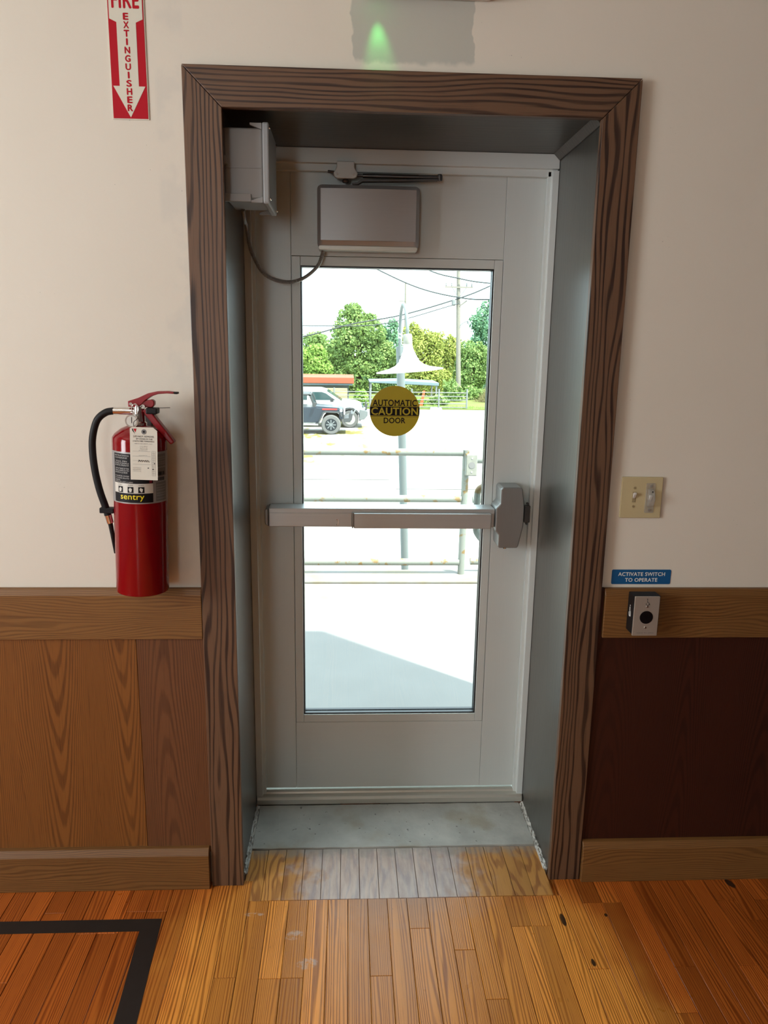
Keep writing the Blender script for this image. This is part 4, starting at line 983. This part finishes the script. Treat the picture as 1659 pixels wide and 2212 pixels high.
MB().prism([(-0.16, -1.47), (0.08, -1.47), (0.16, -1.36), (0.20, -1.13), (0.13, -1.13), (0.04, -1.30), (-0.16, -1.32)], jy+0.02, jy+JW-0.02).build('front_bumper', jeep_trim, jp, 0.012)
MB().tube([(0.10, jy+0.06, -1.30), (0.30, jy+0.06, -0.98)], 0.03, 8).build('winch_bar', fence_metal, jp)
box(-1.00, -0.42, jy+0.048, jy+0.058, -1.005, -0.94).build('hood_decal', decal_red, jp)
MB().prism(rrect(-1.33, -1.22, -0.83, -0.70, 0.03, 3), jy-0.12, jy-0.02).build('side_mirror', jeep_trim, jp)
for cx in (-0.655, -3.05):
    wheel(cx, jy-0.08, 0.385, 0.26, jp, rim_dark, 8); wheel(cx, jy+JW-0.20, 0.385, 0.26, jp, rim_dark, 8)

ty = 30.4; TWd = 1.9
tk = empty('pickup_truck', (-1.9, ty+TWd/2, GZ), 'white pickup truck with a grey bumper parked behind the dark car', 'truck')
body = [(-4.9, -1.50), (-4.9, -0.92), (-2.55, -0.90), (-0.55, -0.86), (0.30, -0.895), (0.56, -0.98), (0.63, -1.15), (0.62, -1.50), (0.50, -1.50), (0.42, -1.26), (0.22, -1.12), (-0.06, -1.12), (-0.27, -1.26), (-0.38, -1.55), (-3.35, -1.55), (-3.45, -1.26), (-3.64, -1.12), (-3.92, -1.12), (-4.12, -1.26), (-4.22, -1.50)]
MB().prism(body, ty+0.03, ty+TWd-0.03).build('body', white_paint, tk, 0.04)
MB().prism([(-2.52, -0.92), (-2.42, -0.40), (-2.25, -0.34), (-1.15, -0.345), (-0.95, -0.40), (-0.22, -0.87)], ty+0.14, ty+TWd-0.14).build('cab', white_paint, tk, 0.05)
for yy in (ty+0.128, ty+TWd-0.141):
    MB().prism([(-1.50, -0.80), (-1.50, -0.46), (-1.10, -0.46), (-0.92, -0.52), (-0.52, -0.80)], yy, yy+0.013).build('side_window', car_glass, tk)
    MB().prism([(-2.38, -0.80), (-2.34, -0.46), (-1.72, -0.46), (-1.72, -0.80)], yy, yy+0.013).build('side_window', car_glass, tk)
MB().prism([(-0.90, -0.43), (-0.27, -0.85), (-0.25, -0.83), (-0.88, -0.41)], ty+0.28, ty+TWd-0.28).build('windshield', car_glass, tk)
MB().prism([(0.48, -1.62), (0.70, -1.58), (0.84, -1.42), (0.84, -1.24), (0.70, -1.20), (0.50, -1.16)], ty-0.04, ty+TWd+0.04).build('front_bumper', shed_grey, tk, 0.02)
for yy in (ty+0.06, ty+TWd-0.12): MB().prism([(0.72, -1.20), (0.80, -1.20), (0.83, -0.93), (0.78, -0.93)], yy, yy+0.06).build('bumper_guard', jeep_trim, tk)
for cx in (0.08, -3.78):
    MB().prism([(cx+0.47*math.cos(math.radians(a)), -1.565+0.47*math.sin(math.radians(a))) for a in range(-10, 191, 20)] + [(cx+0.40*math.cos(math.radians(a)), -1.565+0.40*math.sin(math.radians(a))) for a in range(190, -11, -20)], ty-0.01, ty+0.06).build('wheel_arch', jeep_trim, tk)
    wheel(cx, ty, 0.375, 0.25, tk, rim_mat, 6); wheel(cx, ty+TWd-0.25, 0.375, 0.25, tk, rim_mat, 6)
MB().prism(rrect(-0.74, -0.60, -0.86, -0.70, 0.03, 3), ty-0.16, ty-0.04).build('side_mirror', jeep_trim, tk)
for yy in (ty+0.25, ty+TWd-0.45): box(0.60, 0.66, yy, yy+0.2, -1.12, -1.00).build('headlight', car_glass, tk, 0.02)

# ------------------------------------------------------------------ shed, boards, pipe fence, carport
sh = empty('shed', (-2.9, 44, GZ), 'low grey shed with an orange-red roof behind the vehicles', 'shed')
box(-6.0, 0.05, 42.6, 46.0, GZ, -0.72).build('walls', shed_grey, sh)
box(-6.3, 0.34, 42.0, 46.4, -0.70, -0.36).build('roof', roof_red, sh, 0.02)
box(-6.2, 0.26, 42.1, 42.2, -0.80, -0.702).build('gutter', roof_blue, sh)
bf = empty('board_fence', (-0.66, 41.3, GZ), 'pale yellow horizontal boards stacked before the shed', 'fence')
for i in range(8): box(-1.75, -0.04, 41.28, 41.32, GZ+0.05+0.125*i, GZ+0.155+0.125*i).build('board', yellow_board, bf)
for x in (-1.7, -0.95, -0.1): box(x, x+0.07, 41.325, 41.39, GZ, -0.95).build('post', yellow_board, bf)
pf = empty('pipe_fence', (2.6, 40.2, GZ), 'galvanised pipe stock fence along the grass verge', 'fence')
for i in range(5): MB().tube([(-0.8, 40.2, GZ+0.12+0.20*i), (6.6, 40.2, GZ+0.12+0.20*i)], 0.022, 8).build('rail', fence_metal, pf)
for x in (-0.75, 1.22, 3.5, 5.0, 6.55): MB().tube([(x, 40.2, GZ), (x, 40.2, GZ+1.12)], 0.045, 8).build('post', fence_metal, pf)
cp = empty('carport', (3.3, 44.5, GZ), 'low open carport with a blue-grey metal roof left of the power pole', 'carport')
MB().prism([(1.25, -0.62), (1.25, -0.72), (5.38, -0.86), (5.38, -0.66), (3.2, -0.56)], 43.6, 46.5).build('roof', roof_blue, cp, 0.03)
for x in (1.35, 3.3, 5.25):
    for y in (43.7, 46.3): box(x-0.05, x+0.05, y-0.05, y+0.05, GZ, -0.72).build('post', fence_metal, cp)
tag(MB().prism([(4.0, GZ), (4.2, GZ), (4.34, -1.0), (4.22, -0.98)], 41.15, 41.21).build('marker_board', orange_mat), 'leaning orange marker board by the stock fence', 'marker')
wp = empty('planter', (4.75, 40.6-1.4, GZ), 'small white planter box at the edge of the grass', 'planter')
box(4.45, 5.05, 39.0, 39.4, GZ, GZ+0.16).build('box_body', lamp_white, wp, 0.02)

def leaves(n, blobs, size, seed, spread=0.28):
    r = np.random.default_rng(seed)
    B = np.array(blobs, float)
    sub = []
    for b0 in B:                                  # clumps on the crown's surface
        for q in range(9):
            dd = r.normal(size=3); dd /= np.linalg.norm(dd)
            f_ = r.uniform(0.28, 0.48)
            sub.append(np.concatenate([b0[:3] + dd*b0[3:6]*0.82, b0[3:6]*f_]))
    B = np.concatenate([B*np.array([1, 1, 1, 0.9, 0.9, 0.9]), np.array(sub)])
    wts = (B[:, 3]*B[:, 5]); wts = wts/wts.sum()
    k = r.choice(len(B), n, p=wts)
    d = r.normal(size=(n, 3)); d /= np.linalg.norm(d, axis=1)[:, None]
    rad = 1.0 - spread*r.random(n)**1.5 + 0.10*np.sin(7*d[:, 0]+3*d[:, 2])*np.cos(5*d[:, 2])
    c = B[k, :3] + d*B[k, 3:6]*rad[:, None]
    nrm = d + r.normal(size=(n, 3))*0.7; nrm /= np.linalg.norm(nrm, axis=1)[:, None]
    t = np.cross(nrm, r.normal(size=(n, 3))); t /= np.linalg.norm(t, axis=1)[:, None]
    bt = np.cross(nrm, t)
    s = size*(0.6+0.8*r.random(n))[:, None]
    V = np.stack([c-t*s*0.5, c+bt*s*0.35, c+t*s*0.55, c-bt*s*0.35], 1).reshape(-1, 3)
    V[:, 2] = np.maximum(V[:, 2], GZ+0.06)
    F = [(4*i, 4*i+1, 4*i+2, 4*i+3) for i in range(n)]
    m = MB(); m.v = V.tolist(); m.f = F
    return m
DEPTH = {11: 53.5, 12: 58.5, 13: 49, 14: 64, 15: 51.5, 16: 57, 17: 52.5, 18: 61}
def tree(name, label, x, y, blobs, n, size, mat, seed, trunk_r=0.2, cat='tree'):
    yn = DEPTH[seed]; k = (yn+2.0)/(y+2.0); x *= k; y = yn
    blobs = [(b[0]*k, b[1]*k, 1.589+(b[2]-1.589)*k, b[3]*k, b[4]*k*0.8, b[5]*k) for b in blobs]
    e = empty(name, (x, y, GZ+0.05), label, cat, 'trees across the lot' if cat == 'tree' else None)
    top = max(b[2] for b in blobs)
    leaves(int(n*2.6), [(x+b[0], y+b[1], b[2], b[3], b[4], b[5]) for b in blobs], size*0.62, seed).build('foliage', mat, e, fix=False)
    tr = MB(); tr.tube([(x, y, GZ+0.045), (x+0.1, y, (GZ+top)/2), (x, y, top)], [trunk_r, trunk_r*0.8, trunk_r*0.4], 10)
    for b_ in blobs[1:4]: tr.tube([(x+0.05, y, (GZ+top)/2-0.3), (x+b_[0]*0.7, y+b_[1]*0.7, b_[2])], [trunk_r*0.5, trunk_r*0.2], 8)
    tr.build('trunk', bark, e, smooth=True)
tree('broadleaf_tree', 'tallest mid-green tree behind the red-roofed shed', 0.7, 53, [(0, 0, 1.2, 1.9, 1.9, 2.2), (-0.6, 0.3, 2.7, 1.2, 1.2, 1.45), (0.9, 0, 2.2, 1.2, 1.2, 1.3), (-1.6, 0, 0.6, 1.2, 1.3, 1.4), (1.6, -0.3, 0.2, 1.3, 1.4, 1.6), (0, -0.5, -0.8, 2.4, 1.5, 1.2), (-0.5, 0.4, 3.6, 0.6, 0.6, 0.6)], 9000, 0.30, leaf_mid, 11)
tree('broadleaf_tree', 'blue-green shaded tree between tall tree and lamp post', 2.9, 55, [(0, 0, 0.6, 1.3, 1.4, 2.2), (0.1, 0, 2.3, 0.8, 0.8, 0.9), (-0.8, 0, -0.8, 1.4, 1.2, 1.2)], 3500, 0.28, leaf_teal, 12)
tree('broadleaf_tree', 'low bright green tree at the left edge of the glass', -2.9, 50, [(0, 0, -0.3, 1.6, 1.4, 1.6), (-1.0, 0, 0.5, 1.0, 1.0, 1.0), (0.9, 0, 0.1, 0.9, 0.9, 1.0), (0.6, -0.3, -1.2, 1.5, 1.2, 0.9)], 4500, 0.26, leaf_bright, 13)
tree('broadleaf_tree', 'distant pale tree rising behind the left edge tree', -3.6, 64, [(0, 0, 0.6, 2.2, 1.6, 1.7), (1.6, 0, 0.2, 1.2, 1.0, 1.5)], 3000, 0.36, leaf_mid, 14)
tree('broadleaf_tree', 'yellow-green tree directly right of the lamp shade', 5.1, 53, [(0, 0, 0.6, 1.35, 1.4, 2.2), (-0.5, 0, 1.9, 0.8, 0.8, 1.0), (0.9, 0, 1.4, 0.9, 0.9, 1.1), (0.2, -0.5, -1.0, 1.7, 1.2, 1.1)], 5500, 0.26, leaf_yellow, 15)
tree('broadleaf_tree', 'yellow-green tree just left of the power pole', 7.1, 54, [(0, 0, 0.0, 1.2, 1.2, 1.9), (0.3, 0, 1.3, 0.7, 0.8, 0.9), (-0.6, -0.4, -1.0, 1.3, 1.0, 1.1)], 4000, 0.26, leaf_yellow, 16)
tree('broadleaf_tree', 'olive green tree right behind the power pole', 8.7, 53, [(0, 0, -0.2, 1.1, 1.2, 1.8), (-0.2, 0, 1.2, 0.7, 0.7, 0.8), (0.7, 0, 0.4, 0.9, 0.9, 1.3)], 3800, 0.26, leaf_mid, 17)
tree('broadleaf_tree', 'tall dark blue-green tree at the right edge of the glass', 10.7, 55, [(0, 0, 1.4, 2.0, 1.8, 2.6), (-0.7, 0, 3.2, 1.1, 1.1, 1.3), (0.8, 0, 4.0, 1.3, 1.2, 1.4), (-1.3, -0.3, 0.4, 1.2, 1.2, 1.5), (-0.6, -0.5, -1.1, 1.9, 1.2, 1.0)], 7000, 0.30, leaf_teal, 18)
def bush(label, x, y, w, h, n, mat, seed, size=0.16):
    e = leaves(n, [(x, y, GZ+h*0.45, w/2, 0.5, h*0.6), (x+w*0.3, y, GZ+h*0.35, w*0.3, 0.4, h*0.4)], size, seed, 0.6).build('bush', mat, fix=False)
    tag(e, label, 'bush', 'bushes along the verge')
bush('bright green bush beside the yellow boards', 0.75, 41.9, 0.7, 0.9, 900, leaf_bright, 31)
bush('small green bush behind the caution sticker', 2.3, 42.3, 1.6, 0.8, 900, leaf_bright, 32)
bush('round green bush left of the white planter', 3.95, 42.0, 0.9, 0.55, 600, leaf_bright, 33)
bush('green bush under the carport, right half', 5.2, 42.8, 1.2, 0.6, 700, leaf_mid, 34)
bush('grey-green bush left of the power pole foot', 6.5, 46.0, 1.3, 1.3, 900, leaf_mid, 35)
bush('low bush right of the power pole foot', 8.1, 47.4, 1.2, 0.9, 700, leaf_mid, 36)
pg = MB(); rp = random.Random(5)
for i in range(1100):
    x = rp.gauss(9.0, 0.5); y = rp.uniform(45.0, 45.8); h = rp.uniform(0.3, 1.2)*math.exp(-((x-9.0)/0.8)**2); lx = rp.gauss(0, 0.22)
    pg.add([(x-0.012, y, GZ+0.05), (x+0.012, y, GZ+0.05), (x+lx*0.5+0.016, y, GZ+0.05+h*0.65), (x+lx*0.5-0.016, y, GZ+0.05+h*0.65), (x+lx, y, GZ+0.05+h)], [(0, 1, 2, 3), (3, 2, 4)])
tag(pg.build('tall_grass_clump', straw, fix=False), 'tall dry grass clump near the right edge of the verge', 'grass', kind='stuff')
ed = MB(); r2_ = random.Random(8)
for i in range(2600):
    x = r2_.uniform(-4, 14); y = 40.3+min(abs(r2_.gauss(0, 0.4)), 0.8); h = r2_.uniform(0.06, 0.22)
    ed.add([(x-0.02, y, GZ+0.003), (x+0.02, y, GZ+0.003), (x+r2_.uniform(-.05, .05), y, GZ+h)], [(0, 1, 2)])
tag(ed.build('verge_grass', leaf_bright, fix=False), 'ragged green grass edge along the lot', 'grass', kind='stuff')

tl = MB()
for k_, (tx0, tx1, ty_) in enumerate(((-60, -9, 70), (-9, 16, 80), (16, 70, 72))):
    rr_ = random.Random(90+k_); bl = []
    x_ = tx0
    while x_ < tx1:
        h_ = rr_.uniform(1.6, 2.6) if tx0 != -9 else rr_.uniform(1.0, 1.5)
        bl.append((x_, ty_+rr_.uniform(-2, 2), GZ+h_*0.8, rr_.uniform(2.2, 3.4), 1.6, h_)); x_ += rr_.uniform(2.2, 3.6)
    q_ = leaves(9000 if tx0 != -9 else 5000, bl, 0.42, 90+k_, 0.5); tl.add(q_.v, q_.f)
tag(tl.build('tree_line', leaf_mid, fix=False), 'far green line of trees on the horizon behind everything', 'tree line', kind='stuff')

# ------------------------------------------------------------------ power pole, lines
pp = empty('utility_pole', (7.1, 48, GZ+0.05), 'wooden utility pole with cross-arm standing beyond the lot', 'utility pole')
MB().tube([(7.2, 48, GZ+0.045), (6.98, 48, 4.2), (6.90, 48, 6.9)], [0.165, 0.13, 0.11], 14).build('pole', pole_wood, pp, smooth=True)
box(6.08, 7.84, 47.80, 47.885, 5.04, 5.14).build('cross_arm', pole_wood, pp)
for x in (6.55, 7.42): MB().tube([(x, 47.82, 5.05), (6.97, 47.84, 4.40)], 0.025, 6).build('brace', fence_metal, pp)
for x in (6.15, 6.5, 7.45, 7.78): MB().lathe([(0.03, 0), (0.05, 0.06), (0.035, 0.12), (0.04, 0.2)], (x, 47.84, 5.14), 'z', 10).build('insulator', fence_metal, pp)
MB().tube([(7.05, 47.9, 3.95), (7.5, 47.85, 4.28)], 0.045, 8).build('lower_arm', pole_wood, pp)
MB().lathe([(0.10, 0), (0.13, 0.05), (0.13, 0.35), (0.08, 0.42)], (6.65, 47.8, 3.95), 'z', 14).build('fuse_box', fence_metal, pp)
MB().tube(spline([(7.02, 47.9, 2.35), (7.15, 47.9, 2.75), (7.4, 47.9, 2.95), (7.66, 47.9, 3.05)], 5), 0.03, 8).build('lamp_bracket', fence_metal, pp)
MB().lathe([(0.10, 0), (0.09, 0.12), (0.04, 0.25)], (7.66, 47.9, 2.86), 'z', 12).build('yard_light', fence_metal, pp)
def cable(label, pts, r=0.042):
    tag(MB().tube(spline(pts, 6), r, 6).build('power_line', wire_mat), label, 'power line', 'power lines over the lot')
cable('power line falling from top of glass to lower pole', [(-2.0, 48.2, 7.9), (1.714, 48.1, 6.135), (4.449, 48, 5.013), (6.968, 47.75, 4.465), (8.985, 48, 4.387), (14, 48, 4.6)])
cable('power line falling towards right edge above the cross-arm', [(0.5, 47.7, 8.3), (4.711, 47.7, 6.193), (6.9, 47.72, 5.62), (9.06, 47.7, 5.35), (14, 47.7, 5.2)])
cable('power line rising from left edge past the lamp to the right', [(-8, 48.3, 0.9), (-2.856, 48.2, 1.909), (0.227, 48.1, 2.73), (3.457, 48, 3.354), (6.97, 47.78, 4.409), (9.006, 47.6, 5.237), (13, 47.4, 7.2)])
cable('nearly level power line crossing the tallest tree', [(-7, 46.5, 2.55), (-1.534, 46.4, 2.559), (2.287, 46.3, 2.763), (6.98, 47.8, 4.1)], 0.03)
fp = empty('distant_pole', (8.2, 110, GZ+0.05), 'thin distant pole rising above the lamp gooseneck', 'utility pole')
MB().tube([(8.25, 110, GZ+0.045), (8.05, 110, 9.85)], [0.17, 0.12], 10).build('pole', pole_wood, fp)
MB().tube([(7.2, 109.9, 7.4), (8.1, 109.9, 7.45)], 0.06, 6).build('cross_arm', pole_wood, fp)
